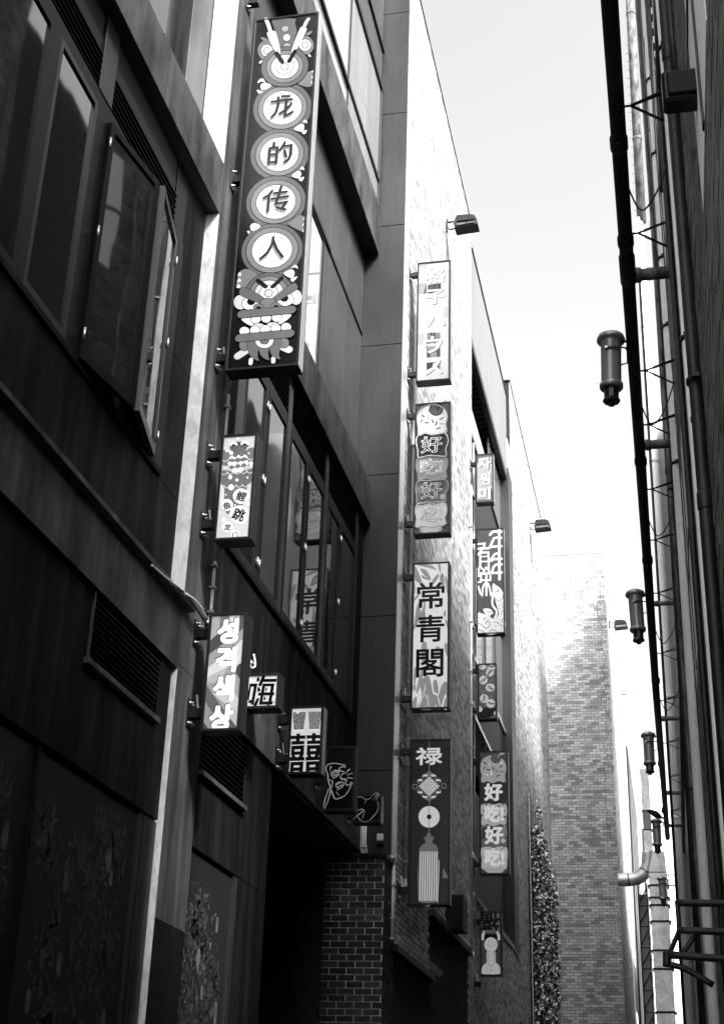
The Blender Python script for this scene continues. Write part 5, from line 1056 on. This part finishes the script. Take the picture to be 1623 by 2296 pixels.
for p, w_ in (([(160,1710),(178,1760)],7),([(412,1745),(392,1800)],8),([(65,1885),(108,1930)],8),([(330,1990),(400,1945)],9),([(255,1845),(280,1840)],10)): S.stroke(p, w_, 40)
S.L('sprinkle')
for a, b, g in (((85,208),(130,245),50),((100,285),(80,338),95),((135,345),(190,345),50),((245,295),(265,350),50),((365,300),(412,272),50),((370,377),(425,380),95),((316,460),(368,438),50),((108,425),(160,445),215),((218,380),(218,440),235),((182,222),(182,268),200),((380,195),(402,228),225),((255,250),(275,235),205),((318,338),(306,395),110),((178,150),(205,150),140)): S.stroke([a, b], 20, g)
S.L('cherry'); S.ell(302,137,88,88,82,None,0,5); S.L(); S.stroke([(340,112),(365,75),(385,45)], 22, 150).fill([(365,78),(385,48),(430,40),(465,50),(420,80)], 150, None, 3)
S.L('lettering')
for t, x, y, a, b in (('好',255,742,305,290),('吃!',268,1122,320,285),('好',265,1510,305,300),('吃!',275,1905,325,290)): S.text(t, x, y, a, b, 232, .045)
S.done()
# ------------------------------------------------------------------ S16 laughing figure
S = Sign('sign with an upside-down luck character above a laughing bare-bellied figure', 's16', 28.2, [(20,120),(745,110),(40,2320),(790,2320)], XB, (6.06, 4.9), 'casing', 62, 1.7, parts='robe')
S.fill([(75,160),(690,158),(705,860),(75,868)], 92).fill([(180,875),(620,865),(630,1100),(600,1500),(220,1500),(165,1100)], 10)
S.fill([(80,1110),(165,1100),(250,1430),(90,1570)], 62).fill([(712,1100),(630,1105),(560,1430),(715,1580)], 62)
S.L('figure'); S.fill([(255,1440),(548,1440),(560,1830),(650,1920),(728,2060),(735,2250),(95,2250),(88,2060),(165,1930),(262,1830)], 195, None, 2)
S.fill([(80,880),(130,875),(138,800),(165,778),(190,800),(192,900),(165,960),(165,1095),(80,1095)], 205).fill([(712,880),(660,878),(655,800),(630,780),(602,800),(600,900),(628,960),(632,1100),(712,1100)], 205)
S.L(); S.ell(402,1245,226,248,205,None,0,8)
S.L('face'); S.stroke([(225,1190),(290,1280),(400,1320),(510,1280),(572,1190)], 12, 90, None, 4).stroke([(355,1205),(375,1240),(405,1248),(440,1235),(455,1205)], 11, 100, None, 4)
for x in (325, 475): S.stroke([(x-32,1170),(x,1145),(x+28,1175)], 10, 110, None, 3).stroke([(x-38,1125),(x,1105),(x+38,1130)], 10, 130, None, 3)
S.stroke([(345,1810),(410,1798),(475,1812)], 12, 120, None, 3).ring(415,2130,22,28,12,80)
for t in np.linspace(0, 1, 44):
    if t < .3: x, y = 290, 1460+t/.3*300
    elif t > .7: x, y = 520, 1760-(t-.7)/.3*300
    else: a = math.pi*(t-.3)/.4; x, y = 405-115*math.cos(a), 1760+215*math.sin(a)
    S.ell(x, y, 9, 11, 25, None, 0, 0, 8)
S.L('lettering'); S.text('福', 390, 462, 600, 560, 14, .035, 180)
S.done()
